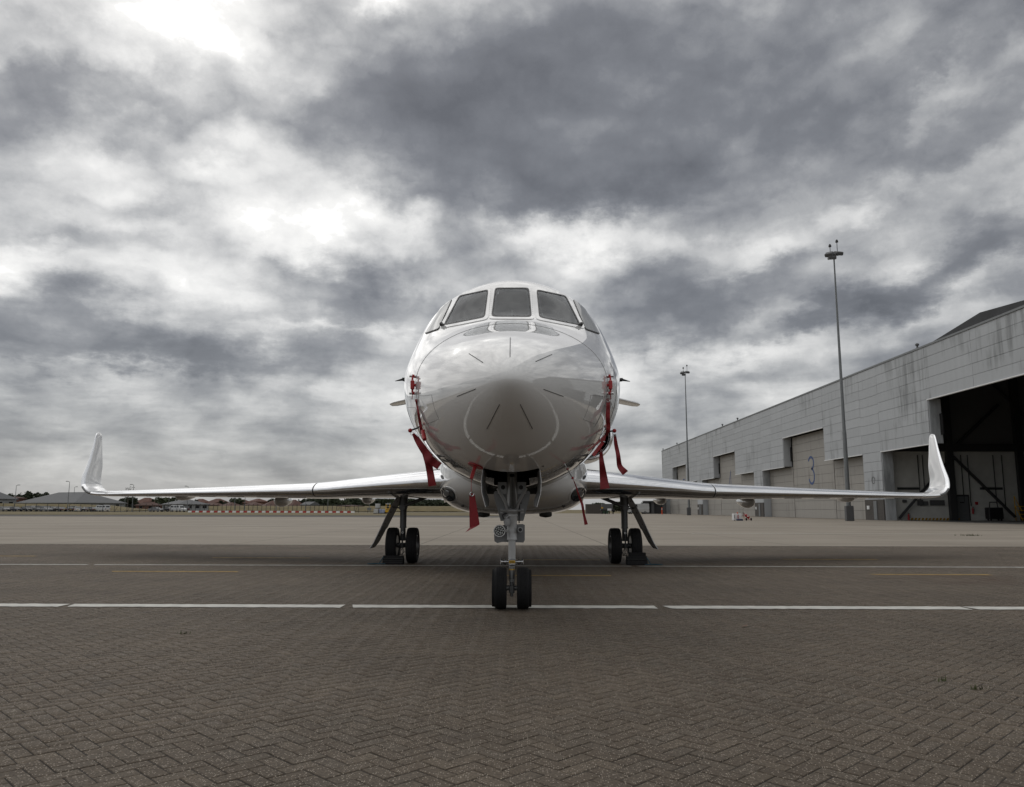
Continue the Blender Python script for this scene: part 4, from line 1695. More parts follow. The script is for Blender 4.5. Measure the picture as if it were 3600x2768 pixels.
_, aL = probe_lock(-1, 'red probe clamp on the left cheek of the nose')
_, aR = probe_lock(1, 'red probe clamp on the right cheek of the nose')
yl, yr = aL.y - .03, aR.y - .03
o = ribbon([(1462, 1404), (1466, 1425), (1473, 1465), (1480, 1505), (1484, 1525)], [8, 6, 9, 11, 13], [yl, yl, yl - .02, yl + .02, yl + .05], 'warning_ribbon', 'thin twisted red ribbon hanging from the left cheek clamp')
MB().tube([PY(1486, 1515, yl + .02), PY(1493, 1546, yl - .05)], .020, 14).build('pitot_sleeve', M['redpaint'], o, True)
o = ribbon([(2138, 1402), (2138, 1430), (2137, 1470), (2139, 1505), (2131, 1532)], [11, 14, 15, 15, 12], [yr, yr, yr - .03, yr, yr + .1], 'warning_ribbon', 'straight red ribbon hanging from the right cheek clamp')
eyelet(2138, 1410, yr - .01, .012, o)


def arm_probe(sg, label):
    Yp = 9.05
    a = (1466, 1502) if sg < 0 else (2143, 1513)
    b = (1442, 1514) if sg < 0 else (2160, 1515)
    p, nr = hit(a[0] + (6 if sg < 0 else -8), a[1])
    if p is not None:
        Yp = p.y
    root = empty('pitot_cover', PY(*b, Yp - .02), label, 'probe cover', 'red knob covers on side probes')
    mb = MB()
    q = p if p is not None else PY(a[0], a[1], Yp)
    mb.tube([q, PY(a[0], a[1] + 4, Yp - .01), PY(b[0], b[1], Yp - .02)], .009, 8)
    mb.build('probe_arm', M['darkgrey'], root, True)
    MB().lathe([(0, -.022), (.016, -.016), (.022, 0), (.016, .016), (0, .022)], PY(b[0] - sg * 0, b[1], Yp - .02), (1, 0, 0), 14).build('cover_knob', M['redpaint'], root, True)
    c = PY(b[0] + 7 * (1 if sg < 0 else 0), b[1] + 11, Yp - .03)
    MB().lathe([(.015, -.002), (.018, 0), (.015, .002)], c, (0, 1, 0), 16, True).build('split_ring', M['steel'], root, True)
    return Yp


Y1 = arm_probe(-1, 'left side probe with small red knob cover')
Y2 = arm_probe(1, 'right side probe with small red knob cover')
ribbon([(1452, 1525), (1472, 1555), (1497, 1592), (1520, 1622), (1545, 1640)], [9, 22, 27, 27, 27], [Y1 - .04, Y1 - .06, Y1 - .1, Y1 - .12, Y1 - .12], 'warning_ribbon', 'wide red ribbon from the left side probe, blown towards the nose')
ribbon([(1488, 1582), (1503, 1615), (1511, 1655), (1520, 1709)], [16, 26, 25, 28], [Y1 - .06, Y1 - .05, Y1 - .05, Y1 - .06], 'warning_ribbon', 'wide red ribbon hanging straight down over the left wing root')
o = ribbon([(2161, 1527), (2165, 1560), (2173, 1600), (2178, 1637), (2199, 1664)], [9, 13, 15, 18, 24], [Y2 - .03] * 5, 'warning_ribbon', 'red ribbon from the right side probe, curling outwards')
eyelet(2161, 1531, Y2 - .035, .010, o)
# plank shaped cover low on the right cheek
p0, _n = hit(2122, 1540)
Yk = (p0.y if p0 is not None else 8.9) - .04
root = empty('static_port_cover', PY(2105, 1570, Yk), 'long red bar cover lying along the lower right cheek', 'probe cover')
MB().strip([PY(2126, 1515, Yk + .02), PY(2112, 1556, Yk), PY(2080, 1598, Yk - .1)], [PY(2134, 1520, Yk + .02), PY(2124, 1560, Yk), PY(2090, 1606, Yk - .1)], (0, .02, 0)).build('cover_bar', M['redpaint'], root)
for (x, y) in ((2131, 1526), (2090, 1602), (2120, 1552)):
    c = PY(x, y, Yk - .02)
    MB().tube([c, c + Vector((.02, 0, -.01))], .007, 8).build('cover_screw', M['steel'], root, True)
o = ribbon([(2113, 1580), (2114, 1610), (2119, 1655), (2127, 1719)], [9, 15, 23, 33], [Yk - .05] * 4, 'warning_ribbon', 'flaring red ribbon hanging in front of the right wing root')
eyelet(2114, 1586, Yk - .06, .010, o)
# belly probe cover with tag, left of the nose leg
pB, nB = hit(1672, 1637)
root = empty('probe_cover', pB, 'red cross shaped probe cover under the chin, left of the nose leg', 'probe cover')
nz = nB.normalized()
mb = MB()
mb.lathe([(0, 0), (.075, 0), (.075, .010), (0, .010)], pB, nz, 24)
mb.build('cover_flange', M['redpaint'], root, True, 30)
mb = MB()
zax = Vector((-.25, -.25, -.9)).normalized()
mb.cbox(pB + nz * .03 + zax * .04, (.032, .032, .13), .004, Vector((0, 0, -1)).rotation_difference(zax).to_matrix())
mb.build('cover_post', M['redpaint'], root)
pw = pB + nz * .03 + zax * .10
Yt = pB.y - .05
MB().tube([pw, PY(1657, 1690, Yt), PY(1657, 1732, Yt)], .0025, 5).build('lanyard', M['redpaint'], root)
# flat tag with folded foot
L_ = [PY(1650, 1735, Yt), PY(1650, 1790, Yt), PY(1651, 1855, Yt), PY(1636, 1872, Yt - .06)]
R_ = [PY(1668, 1735, Yt), PY(1676, 1780, Yt), PY(1686, 1842, Yt), PY(1685, 1846, Yt - .06)]
o = MB().strip(L_, R_, (0, .004, 0)).build('warning_tag', M['red'])
tag(o, 'broad red tag with folded foot hanging under the chin left of the nose leg', 'warning tag')
eyelet(1659, 1738, Yt - .005, .018, o)
# thin rod cover on the right of the chin
pA, nA = hit(1995, 1650)
root = empty('probe_cover', pA, 'thin rod probe with red ends under the chin, right of the nose leg', 'probe cover')
Yr_ = pA.y - .02
end = PY(2013, 1681, Yr_ - .03)
MB().tube([pA, end], .006, 8).build('probe_rod', M['steel'], root, True)
for c in (pA, end):
    MB().lathe([(0, -.014), (.011, -.009), (.014, 0), (.011, .009), (0, .014)], c, (0, 0, 1), 12).build('rod_knob', M['redpaint'], root, True)
MB().tube([end, PY(2019, 1697, Yr_ - .03)], .0025, 5).build('lanyard', M['redpaint'], root)
ribbon([(2018, 1692), (2026, 1713), (2036, 1745), (2047, 1775), (2052, 1805), (2061, 1845)], [3, 4, 6, 9, 8, 12], [Yr_ - .04] * 6, 'warning_ribbon', 'narrow red ribbon fluttering under the chin right of the nose leg')

# ------------------------------------------------------------------ wheel chocks with blue rope
def chock(x, y, label, sg, ramp):
    root = empty('wheel_chock', (x, y, 0), label, 'wheel chock', 'black rubber wheel chocks at the main wheels')
    mb = MB()
    w = .40
    prof = [(-.09, 0), (.10, 0), (.10, .05), (.045, .165), (-.03, .165), (-.09, .06)]
    mb.prism([(x - w / 2, y + a, b) for a, b in prof], (w, 0, 0))
    if ramp:
        mb.box((x + sg * .02, y + .02, .20), (w * .8, .09, .07))
    mb.build('chock_block', M['rubber'], root)
    for k in (-1, 0, 1):
        MB().box((x, y - .085, .04 + (k + 1) * .035), (w * .96, .02, .012)).build('chock_rib', M['black'], root)
    pts = [Vector((x + sg * .19, y - .05, .14))]
    for k in range(1, 12):
        pts.append(Vector((x + sg * (.19 + .028 * k), y - .05 - .05 * math.sin(k * .9), max(.014, .14 - .05 * k))))
    for k in range(1, 8):
        pts.append(Vector((x + sg * (.49 - .05 * k), y - .12 - .02 * math.sin(k), .014)))
    MB().tube(pts, .010, 8).build('rope', M['rope'], root, True)
    return root


YC = 16.15 - .40
chock(AX - 2.24 - .12, YC, 'black rubber chock with blue rope at the left main wheels', -1, False)
chock(AX + 2.24 + .17, YC, 'taller black rubber chock with blue rope at the right main wheels', 1, True)

# ------------------------------------------------------------------ hangar
HX = 39.0
Y_END = 211.3
PITCHY = 41.0
Z_TOP, Z_SLOT, Z_LOW = 16.5, 11.5, 7.3
bays = [(47.9, 58.8, 74.2, 84.4)]
for k in range(1, 4):
    bays.append(tuple(v + PITCHY * k for v in bays[0]))
bays = [(6.9, 17.8, 33.2, 43.4)] + bays
hangar = empty('hangar', (HX, 44, 0), 'long grey hangar of sheet cladding with stepped doors along the right', 'hangar')
unit = bpy.data.meshes.new('cladding_panel')
_mb = MB().box((0, 0, 0), (1, 1, 1))
unit.from_pydata(_mb.v, [], _mb.f)
unit.materials.append(M['clad'])
unit_d = bpy.data.meshes.new('door_panel')
unit_d.from_pydata(_mb.v, [], _mb.f)
unit_d.materials.append(M['door'])
for u_ in (unit, unit_d):
    u_.update()


def place(name, me, c, size, parent):
    o = bpy.data.objects.new(name, me)
    C.objects.link(o)
    o.location = c
    o.scale = size
    o.parent = parent
    o.matrix_parent_inverse = wm(parent).inverted()
    return o


GAP = .028
def panel_block(y0, y1, z0, z1, ncol, nrow):
    for i in range(ncol):
        for j in range(nrow):
            a0, a1 = y0 + (y1 - y0) * i / ncol, y0 + (y1 - y0) * (i + 1) / ncol
            b0, b1 = z0 + (z1 - z0) * j / nrow, z0 + (z1 - z0) * (j + 1) / nrow
            place('cladding_panel', unit, (HX + .06 + random.uniform(-.008, .008), (a0 + a1) / 2, (b0 + b1) / 2), (.12, a1 - a0 - GAP, b1 - b0 - GAP), hangar)


backing = MB()
FB = 44.0
# facade: header over everything, infill beside slots, pillars
prev = None
for bi, (y0, s0, s1, y1) in enumerate(bays):
    y0c = max(y0, 30)
    if bi == 0:
        backing.box((HX + .4, (y0c + 47.9) / 2, (Z_LOW + Z_TOP) / 2), (.5, 47.9 - y0c, Z_TOP - Z_LOW))
        panel_block(43.4, 47.9, 2.2, Z_LOW, 1, 5)
        panel_block(36, 43.4, Z_LOW, Z_TOP, 1, 9)
        panel_block(43.4, 47.9, Z_LOW, Z_TOP, 1, 9)
        backing.box((HX + .55, 45.65, Z_LOW / 2), (.8, 4.45, Z_LOW))
        continue
    nxt = bays[bi + 1][0] if bi + 1 < len(bays) else Y_END
    panel_block(y0, s0, Z_LOW, Z_SLOT, 2, 4)
    panel_block(s1, y1, Z_LOW, Z_SLOT, 2, 4)
    panel_block(y0, s0, Z_SLOT, Z_TOP, 2, 5)
    panel_block(s0, s1, Z_SLOT, Z_TOP, 2, 5)
    panel_block(s1, y1, Z_SLOT, Z_TOP, 2, 5)
    panel_block(y1, nxt, Z_LOW, Z_TOP, 1, 9)
    panel_block(y1, nxt, 2.2, Z_LOW, 1, 5)
    backing.box((HX + .4, (y0 + s0) / 2, (Z_LOW + Z_SLOT) / 2), (.5, s0 - y0 - .02, Z_SLOT - Z_LOW))
    backing.box((HX + .4, (s1 + y1) / 2, (Z_LOW + Z_SLOT) / 2), (.5, y1 - s1 - .02, Z_SLOT - Z_LOW))
    backing.box((HX + .4, (y0 + nxt) / 2, (Z_SLOT + Z_TOP) / 2), (.5, nxt - y0 - .02, Z_TOP - Z_SLOT - .02))
    backing.box((HX + .4, (y1 + nxt) / 2, (Z_LOW + Z_SLOT) / 2), (.5, nxt - y1 - .02, Z_SLOT - Z_LOW))
    backing.box((HX + .62, (y1 + nxt) / 2, Z_LOW / 2), (.95, nxt - y1 - .02, Z_LOW - .02))
backing.build('backing_wall', M['darkgrey'], hangar)
for bi, (y0, s0, s1, y1) in enumerate(bays):
    nxt = bays[bi + 1][0] if bi + 1 < len(bays) else Y_END
    if bi == 0:
        y1, nxt = 43.4, 47.9
    # dark brick plinth and a grey conduit box
    MB().box((HX + .08, (y1 + nxt) / 2, 1.1), (.3, nxt - y1, 2.2)).build('brick_plinth', M['brickdark'], hangar)
    MB().box((HX - .10, y1 + 1.9, 1.05), (.08, .75, 2.0)).build('plinth_door', M['greymetal'], hangar)
    MB().box((HX - .12, y1 + (nxt - y1) * .8, 1.35), (.1, .5, .4)).build('light_fitting', M['white'], hangar)
    if bi == 0:
        continue
    # jambs
    for (ya, yb, za, zb) in ((y1 - .12, y1 - .005, 0, Z_LOW), (y0 + .005, y0 + .12, 0, Z_LOW), (s1 - .12, s1 - .005, Z_LOW, Z_SLOT), (s0 + .005, s0 + .12, Z_LOW, Z_SLOT)):
        MB().box((HX + .62, (ya + yb) / 2, (za + zb) / 2), (1.1, abs(yb - ya), zb - za - .02)).build('door_jamb', M['clad'], hangar)
    MB().box((HX + .02, (y0 + s0) / 2, Z_LOW - .06), (.22, s0 - y0, .10)).build('door_flashing', M['white'], hangar)
    MB().box((HX + .02, (s1 + y1) / 2, Z_LOW - .06), (.22, y1 - s1, .10)).build('door_flashing', M['white'], hangar)
    MB().box((HX + .02, (s0 + s1) / 2, Z_SLOT - .06), (.22, s1 - s0, .10)).build('door_flashing', M['white'], hangar)
    MB().box((HX + 1.02, s1 - .30, 9.1), (.10, .58, 2.0)).build('slot_opening', M['darkgap'], hangar)
    if bi == 1:
        continue
    # closed doors
    for (a, b, top, nr) in ((y0 + .13, s0, Z_LOW - .05, 7), (s0 + .04, s1 - .62, Z_SLOT - .05, 10), (s1 - .58, y1 - .13, Z_LOW - .05, 7)):
        dleaf = MB().box((HX + 1.30, (a + b) / 2, top / 2), (.2, b - a - .10, top)).build('hangar_door', M['darkgrey'], hangar)
        for j in range(nr):
            z0, z1 = top * j / nr, top * (j + 1) / nr
            place('door_panel', unit_d, (HX + 1.16, (a + b) / 2, (z0 + z1) / 2), (.08, b - a - .16, z1 - z0 - .03), dleaf)
        if top > 8:
            center_leaf = dleaf
    yc = s0 + 7.75
    arc = lambda cx, cz, rx, rz, a0, a1, n=14: [(cx + rx * math.cos(R(a0 + (a1 - a0) * q / n)), cz + rz * math.sin(R(a0 + (a1 - a0) * q / n))) for q in range(n + 1)]
    strokes = {3: [arc(0, 2.85, .95, .80, 160, -90) + arc(0, 1.05, 1.0, 1.0, 90, -160)[1:]], 4: [[(.55, 0), (.55, 3.7), (-1.0, .75), (1.0, .75)]], 5: [[(.9, 3.65), (-.7, 3.65), (-.85, 2.1)] + arc(0, 1.1, 1.0, 1.1, 130, -155)]}[bi + 1]
    mbn = MB()
    for st in strokes:
        wq = .15
        Ls, Rs = [], []
        for q, (x, z) in enumerate(st):
            x0_, z0_ = st[max(q - 1, 0)]
            x1_, z1_ = st[min(q + 1, len(st) - 1)]
            d1 = Vector((x - x0_, z - z0_)).normalized() if q else Vector((x1_ - x, z1_ - z)).normalized()
            d2 = Vector((x1_ - x, z1_ - z)).normalized() if q < len(st) - 1 else d1
            nn = Vector((-(d1.y + d2.y), d1.x + d2.x))
            nn = nn.normalized() if nn.length > .3 else Vector((-d1.y, d1.x))
            kk = min(1.6, 1 / max(.5, nn.dot(Vector((-d1.y, d1.x)))))
            for lst, sgn_ in ((Ls, 1), (Rs, -1)):
                lst.append((HX + 1.100, yc - (x + nn.x * wq * kk * sgn_), 4.55 + z + nn.y * wq * kk * sgn_))
        mbn.strip(Ls, Rs, (.014, 0, 0))
    mbn.build('numeral', M['blue'], center_leaf)
# parapet, end wall, roof
MB().box((HX + .2, (30 + Y_END) / 2, Z_TOP + .09), (.55, Y_END - 30, .18)).build('parapet_cap', M['greymetal'], hangar)
mb = MB()
mb.box((HX + 35, Y_END - .1, Z_TOP / 2 - .05), (69, .4, Z_TOP - .1))
mb.build('end_wall', M['clad'], hangar)
mb = MB()
mb.box((HX + 35, (30 + Y_END) / 2, Z_TOP - .35), (69, Y_END - 30, .3))
mb.build('roof_deck', M['hangroof'], hangar)
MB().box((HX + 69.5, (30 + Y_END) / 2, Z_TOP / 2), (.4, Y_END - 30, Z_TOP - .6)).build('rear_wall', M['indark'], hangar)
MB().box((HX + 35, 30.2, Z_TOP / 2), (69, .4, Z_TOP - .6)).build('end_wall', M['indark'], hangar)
pts = [PXP(3262, 1212, 46), PXP(3445, 1099, 46), PXP(3620, 1050, 46)]
pts = [Vector((46, p.y, p.z)) for p in pts]
poly = pts + [Vector((46, 30, pts[2].z + 1.5)), Vector((46, 30, Z_TOP - .3)), Vector((46, pts[0].y, Z_TOP - .3))]
MB().prism(poly, (55, 0, 0)).build('raised_roof', M['hangroof'], hangar)
for (px, py) in ((3225, 1222), (2593, 1478), (2331, 1580), (2540, 1502), (2380, 1562)):
    p = PXP(px, py, HX + .1)
    MB().lathe([(.09, -.3), (.09, .2), (.18, .22), (.18, .36), (.07, .44), (0, .45)], (p.x, p.y, Z_TOP + .25), (0, 0, 1), 12).build('roof_vent', M['darkgrey'], hangar, True, 30)
# worn round mark on the pillar between the open bay and door 3
MB().lathe([(.33, 0), (.40, 0), (.40, .01), (.33, .01)], (HX - .02, 86.6, 4.3), (1, 0, 0), 28, True).build('worn_mark', M['darkgrey'], hangar)
# interior of the open bay
PWY = 85.6
sheet('hangar_floor', HX + 1.2, HX + 69, [30.4, 85.3], .004, pm('hangar_floor_paint', (.10, .10, .095), .5), 'structure')
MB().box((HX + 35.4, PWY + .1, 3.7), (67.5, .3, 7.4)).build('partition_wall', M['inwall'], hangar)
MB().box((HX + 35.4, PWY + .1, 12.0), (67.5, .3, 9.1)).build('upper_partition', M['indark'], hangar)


def IN(px, py, dy=0.0):
    return PY(px, py, PWY - .15 - dy)


mb = MB()
mb.box((IN(3338, 1700).x, PWY - .5, 8.2), (.7, .5, 16.4))
mb.build('steel_column', M['steelframe'], hangar)
MB().box((IN(3585, 1700).x, PWY - .5, 8.2), (.7, .5, 16.4)).build('steel_column', M['steelframe'], hangar)
mb = MB()
mb.box((HX + 20, PWY - .5, 7.75), (38, .4, .8))
mb.build('crane_beam', M['steelframe'], hangar)
for a, b in (((3155, 1822), (3335, 1612)), ((3342, 1605), (3560, 1818)), ((3350, 1570), (3500, 1425)), ((3338, 1560), (3240, 1440)), ((3600, 1470), (3480, 1350))):
    p, q = IN(*a), IN(*b)
    p.y = q.y = PWY - .6
    MB().tube([p, q], .17, 4).build('diagonal_brace', M['steelframe'], hangar)
for x in (3225, 3242, 3377, 3400, 3490, 3520):
    p, q = IN(x, 1600), IN(x + 2, 1740 + (x % 7) * 8)
    MB().tube([p, Vector((p.x, p.y, q.z))], .05, 5).build('conduit', M['steelframe'], hangar)
MB().box(IN(3195, 1718), (2.4, .1, .25)).build('cable_tray', M['steelframe'], hangar)
MB().box(IN(3485, 1718), (2.4, .1, .25)).build('cable_tray', M['steelframe'], hangar)
for (x, y, w, h) in ((3235, 1768, .55, .6), (3254, 1770, .5, .45), (3295, 1768, 1.5, .55), (3180, 1762, .4, .3)):
    MB().box(IN(x, y), (w, .2, h)).build('switch_panel', M['darkgrey'], hangar)
dr = MB().box((IN(3383, 1780).x, PWY - .12, 1.28), (1.35, .12, 2.55)).build('personnel_door', M['greymetal'], hangar)
MB().box((IN(3383, 1780).x, PWY - .09, 1.36), (1.65, .06, 2.75)).build('door_frame', M['steelframe'], hangar)
MB().box((IN(3381, 1760).x, PWY - .20, 1.9), (.45, .03, .12)).build('door_sign', M['black'], hangar)
MB().box((IN(3434, 1770).x, PWY - .1, IN(3434, 1770).z), (.28, .1, .3)).build('alarm_point', M['redpaint'], hangar)
mb = MB()
HZ = pm('hazard_yellow', (.35, .2, .02), .6)
for q in range(14):
    x = IN(3200, 1820).x + q * .38
    MB().prism([(x, PWY - .25, .02), (x + .2, PWY - .25, .02), (x + .3, PWY - .25, .26), (x + .1, PWY - .25, .26)], (0, .04, 0)).build('hazard_stripe', HZ, hangar)


def extinguisher(p, label):
    root = empty('fire_extinguisher', (p.x, p.y, p.z), label, 'extinguisher', 'red fire extinguishers inside the hangar')
    MB().lathe([(0, 0), (.1, 0), (.1, .5), (.07, .6), (.03, .63), (.03, .7), (0, .7)], p, (0, 0, 1), 14).build('cylinder', M['redpaint'], root, True, 40)
    mb = MB()
    mb.box(p + Vector((.04, 0, .72)), (.16, .05, .05))
    mb.tube([p + Vector((.1, -.02, .70)), p + Vector((.15, -.03, .5)), p + Vector((.13, -.05, .25))], .018, 6)
    mb.build('nozzle_hose', M['black'], root)


extinguisher(Vector((IN(3187, 1815).x, PWY - .6, 0.02)), 'red fire extinguisher standing on the hangar floor by the brace')
extinguisher(Vector((IN(3419, 1800).x, PWY - .25, .7)), 'red fire extinguisher hung beside the personnel door')
# black waste cart and yellow machine inside
p = Vector((IN(3475, 1810).x, PWY - 1.2, 0))
root = empty('tool_cart', p, 'black tool cart with a frame on top against the hangar wall', 'cart')
MB().cbox(p + Vector((0, 0, .78)), (1.5, .8, 1.2), .04).build('cart_body', M['black'], root)
mb = MB()
for sx in (-.45, .45):
    mb.tube([p + Vector((sx, 0, 1.36)), p + Vector((sx * .8, 0, 1.95))], .05, 6)
mb.tube([p + Vector((-.4, 0, 1.93)), p + Vector((.4, 0, 1.93))], .05, 6)
mb.build('cart_frame', M['black'], root)
for sx in (-.55, .55):
    for sy in (-.25, .25):
        MB().tube([p + Vector((sx - .04, sy, .10)), p + Vector((sx + .04, sy, .10))], .095, 12).build('castor', M['rubber'], root)
p = Vector((IN(3578, 1810).x, PWY - 1.6, 0))
root = empty('access_platform', p, 'yellow access platform steps at the right edge inside the hangar', 'platform')
for k in range(4):
    MB().box(p + Vector((0, .3 * k, .25 + .42 * k)), (1.0, .3, .06)).build('step', M['yellow'], root)
for sx in (-.5, .5):
    mb = MB()
    mb.tube([p + Vector((sx, -.1, .05)), p + Vector((sx, 1.0, 1.6))], .04, 6)
    mb.tube([p + Vector((sx, 1.0, 0)), p + Vector((sx, 1.0, 2.6))], .04, 6)
    mb.tube([p + Vector((sx, -.1, 1.0)), p + Vector((sx, 1.0, 2.6))], .035, 6)
    mb.build('side_rail', M['yellow'], root)

# ------------------------------------------------------------------ floodlight masts
def mast(x, y, h, label):
    root = empty('floodlight_mast', (x, y, gz(y)), label, 'light mast', 'tall floodlight masts in front of the hangar')
    z0 = gz(y)
    MB().tube([(x, y, z0), (x, y, z0 + h * .32), (x, y, z0 + h * .325), (x, y, z0 + h * .98)], [.23, .20, .17, .07], 16).build('pole', M['greymetal'], root, True)
    MB().cbox((x - .2, y - .55, z0 + .75), (.75, .5, 1.5), .03).build('cabinet', M['darkgrey'], root)
    t = z0 + h
    mb = MB()
    mb.box((x - .1, y, t - .1), (1.2, .14, .12))
    mb.tube([(x + .1, y - .6, t - .1), (x + .1, y + .6, t - .1)], .06, 6)
    mb.build('cross_arm', M['darkgrey'], root)
    for (dx, dy, dz, rx, rz) in ((-.60, -.3, -.12, 32, -40), (-.35, -.35, -.52, 14, -10), (.42, -.2, .02, 24, 8)):
        rot = Matrix.Rotation(R(rz), 3, 'Z') @ Matrix.Rotation(R(rx), 3, 'X')
        MB().cbox(Vector((x + dx, y + dy, t + dz)), (.78, .70, .38), .06, rot).build('flood_lamp', M['darkgrey'], root)
        MB().box(Vector((x + dx, y + dy, t + dz)) + rot @ Vector((0, 0, -.18)), (.64, .54, .03), rot).build('lamp_glass', M['lampglass'], root)
    for (dx, hh) in ((-.35, .75), (.4, 1.25)):
        mb = MB()
        mb.tube([(x + dx, y, t - .05), (x + dx, y, t + hh)], .035, 6)
        mb.build('beacon_stem', M['darkgrey'], root)
        MB().lathe([(.04, 0), (.15, .04), (.14, .2), (.06, .34), (0, .36)], (x + dx, y, t + hh), (0, 0, 1), 12).build('beacon', M['black'], root, True)
    return root


mast(33.38, 80.0, PY(2926, 894, 80).z, 'nearer and taller looking floodlight mast in front of door three')
mast(33.9, 156.0, PY(2406, 1310, 156).z - gz(156), 'farther floodlight mast in front of door five')

# ------------------------------------------------------------------ white box, sign and red extinguisher trolley on the apron
g = GR(2598, 1831)
bx, by = g.x, g.y
sc_ = by / F_PX
p = Vector(((2568 + 14 - 1815) * sc_, by, 0))
root = empty('ground_power_unit', p, 'white equipment box standing on the apron by the trolley', 'equipment box')
MB().cbox(p + Vector((.05, .3, .36)), (.82, .6, .66), .03).build('cabinet', M['white'], root)
MB().box(p + Vector((-.26, -.012, .4)), (.05, .02, .36)).build('louvre', M['darkgrey'], root)
for sx in (-.3, .4):
    MB().tube([p + Vector((sx, .05, .06)), p + Vector((sx + .06, .05, .06))], .06, 10).build('castor', M['rubber'], root)
p = Vector(((2582 - 1815) * sc_, by - .35, 0))
root = empty('hazard_beacon', p, 'small red stand with figure-eight front and orange lamp before the white box', 'warning beacon')
mb = MB()
for z in (.26, .40):
    mb.lathe([(.045, -.02), (.085, -.02), (.085, .02), (.045, .02)], p + Vector((0, 0, z)), (0, 1, 0), 20, True)
mb.tube([p + Vector((0, 0, .48)), p + Vector((0, 0, .56))], .05, 8)
mb.build('stand_body', M['redpaint'], root)
MB().tube([p + Vector((0, 0, .55)), p + Vector((0, 0, .70))], .012, 6).build('stem', M['black'], root)
MB().lathe([(.05, 0), (.06, .02), (.06, .10), (.04, .13), (0, .135)], p + Vector((-.05, 0, .70)), (0, 0, 1), 14).build('beacon_lens', M['orange'], root, True)
MB().cbox(p + Vector((.15, 0, .09)), (.62, .3, .16), .03).build('base', pm('dark_blue_case', (.02, .03, .08), .5), root)
p = Vector(((2617 - 1815) * sc_, by - .2, 0))
root = empty('extinguisher_trolley', p, 'red wheeled fire extinguisher trolley leaning beside the white box', 'trolley')
MB().tube([p + Vector((.14, 0, .25)), p + Vector((.09, 0, .30)), p + Vector((-.22, 0, .55)), p + Vector((-.27, 0, .60))], [.06, .13, .13, .05], 16).build('cylinder', M['redpaint'], root, True)
MB().box(p + Vector((-.05, -.13, .45)), (.14, .02, .1), Matrix.Rotation(R(39), 3, 'Y')).build('label_plate', M['white'], root)
mb = MB()
mb.tube([p + Vector((-.27, 0, .60)), p + Vector((-.42, 0, .74))], .03, 8)
mb.tube([p + Vector((-.55, -.1, .55)), p + Vector((-.2, -.1, .52)), p + Vector((.05, -.1, .18))], .018, 6)
mb.tube([p + Vector((-.45, -.1, .53)), p + Vector((-.36, -.1, .05))], .016, 6)
mb.tube([p + Vector((-.18, 0, .15)), p + Vector((.36, 0, .15))], .02, 6)
mb.tube([p + Vector((.1, 0, .28)), p + Vector((.1, 0, .03))], .02, 6)
mb.build('trolley_frame', M['redpaint'], root)
MB().lathe([(.0, 0), (.05, .02), (.06, .08), (0, .1)], p + Vector((-.46, 0, .72)), (0, 0, 1), 10).build('valve', M['black'], root)
for sx in (-.16, .32):
    MB().lathe([(.05, -.03), (.13, -.03), (.14, 0), (.13, .03), (.05, .03)], p + Vector((sx, 0, .14)), (1, .25, 0), 20, True).build('wheel', M['rubber'], root, True, 30)

# weeds on the apron
def weed(x, y, n, r_, h, label):
    mb = MB()
    for k in range(n):
        a = random.uniform(0, 6.28)
        q = Vector((x + random.gauss(0, r_), y + random.gauss(0, r_ * .4), 0))
        d = Vector((math.cos(a), math.sin(a), 0)) * random.uniform(.3, 1) * h * .8
        w = Vector((-math.sin(a), math.cos(a), 0)) * .014 * (h / .1)
        t = q + d + Vector((0, 0, random.uniform(.4, 1) * h))
        mb.add([q - w, q + w, t], [(0, 1, 2)])
    o = mb.build('weed_tuft', M['grassgreen'])
    tag(o, label, 'weeds', 'weed tufts in the pavement')


g = GR(3408, 1884)
weed(g.x, g.y, 60, .22, .10, 'green weed tuft growing in the concrete near the open hangar')
for (px, py, lab) in ((3310, 2395, 'dry weed in the paving joints near the right edge'), (3440, 2425, 'smaller dry weed further right in the paving joints'), (645, 2228, 'pale dry weed in the paving at the left')):
    g = GR(px, py)
    weed(g.x, g.y, 14, .03, .035, lab)
g = GR(2617, 2205)
lf = MB().add([(g.x - .03, g.y, .004), (g.x + .02, g.y - .02, .012), (g.x + .035, g.y + .02, .02), (g.x - .01, g.y + .03, .008)], [(0, 1, 2, 3)]).build('fallen_leaf', pm('dead_leaf', (.16, .10, .07), .8))
tag(lf, 'small brown leaf lying on the paving right of the nose wheels', 'leaf')

# ------------------------------------------------------------------ distant setting on the left
def at(px, Y, z=None):
    """ground-plan point under image column px at depth Y"""
    d = ray(px, 1791)
    return Vector((d.x / d.y * Y, Y, gz(Y) if z is None else z))


def zat(py, Y, px=1800):
    d = ray(px, py)
    return EYE.z + d.z / d.y * Y


# grass bank behind the cars
mb = MB()
rr = []
bank_x = [at(px, 262).x for px in (-400, 0, 200, 320, 400, 470)]
bank_h = [2.3, 2.2, 2.05, 1.7, .8, .05]
for x, hh in zip(bank_x, bank_h):
    rr.append([(x, 255, .36), (x, 258, .4 + hh * .55), (x, 263, .4 + hh), (x, 275, .4 + hh), (x, 285, .3)])
mb.loft(rr, False)
tag(mb.build('grass_bank', M['grass'], None, True), kind='structure')
mb = MB()
mb.loft([[(at(px, 300).x, 292, .3), (at(px, 300).x, 300, zat(1781, 300, 1100)), (at(px, 300).x, 330, zat(1779, 330, 1100)), (at(px, 300).x, 345, .3)] for px in (720, 760, 1000, 1300, 1560, 1700)], False)
tag(mb.build('far_grass_bank', M['grass'], None, True), kind='structure')

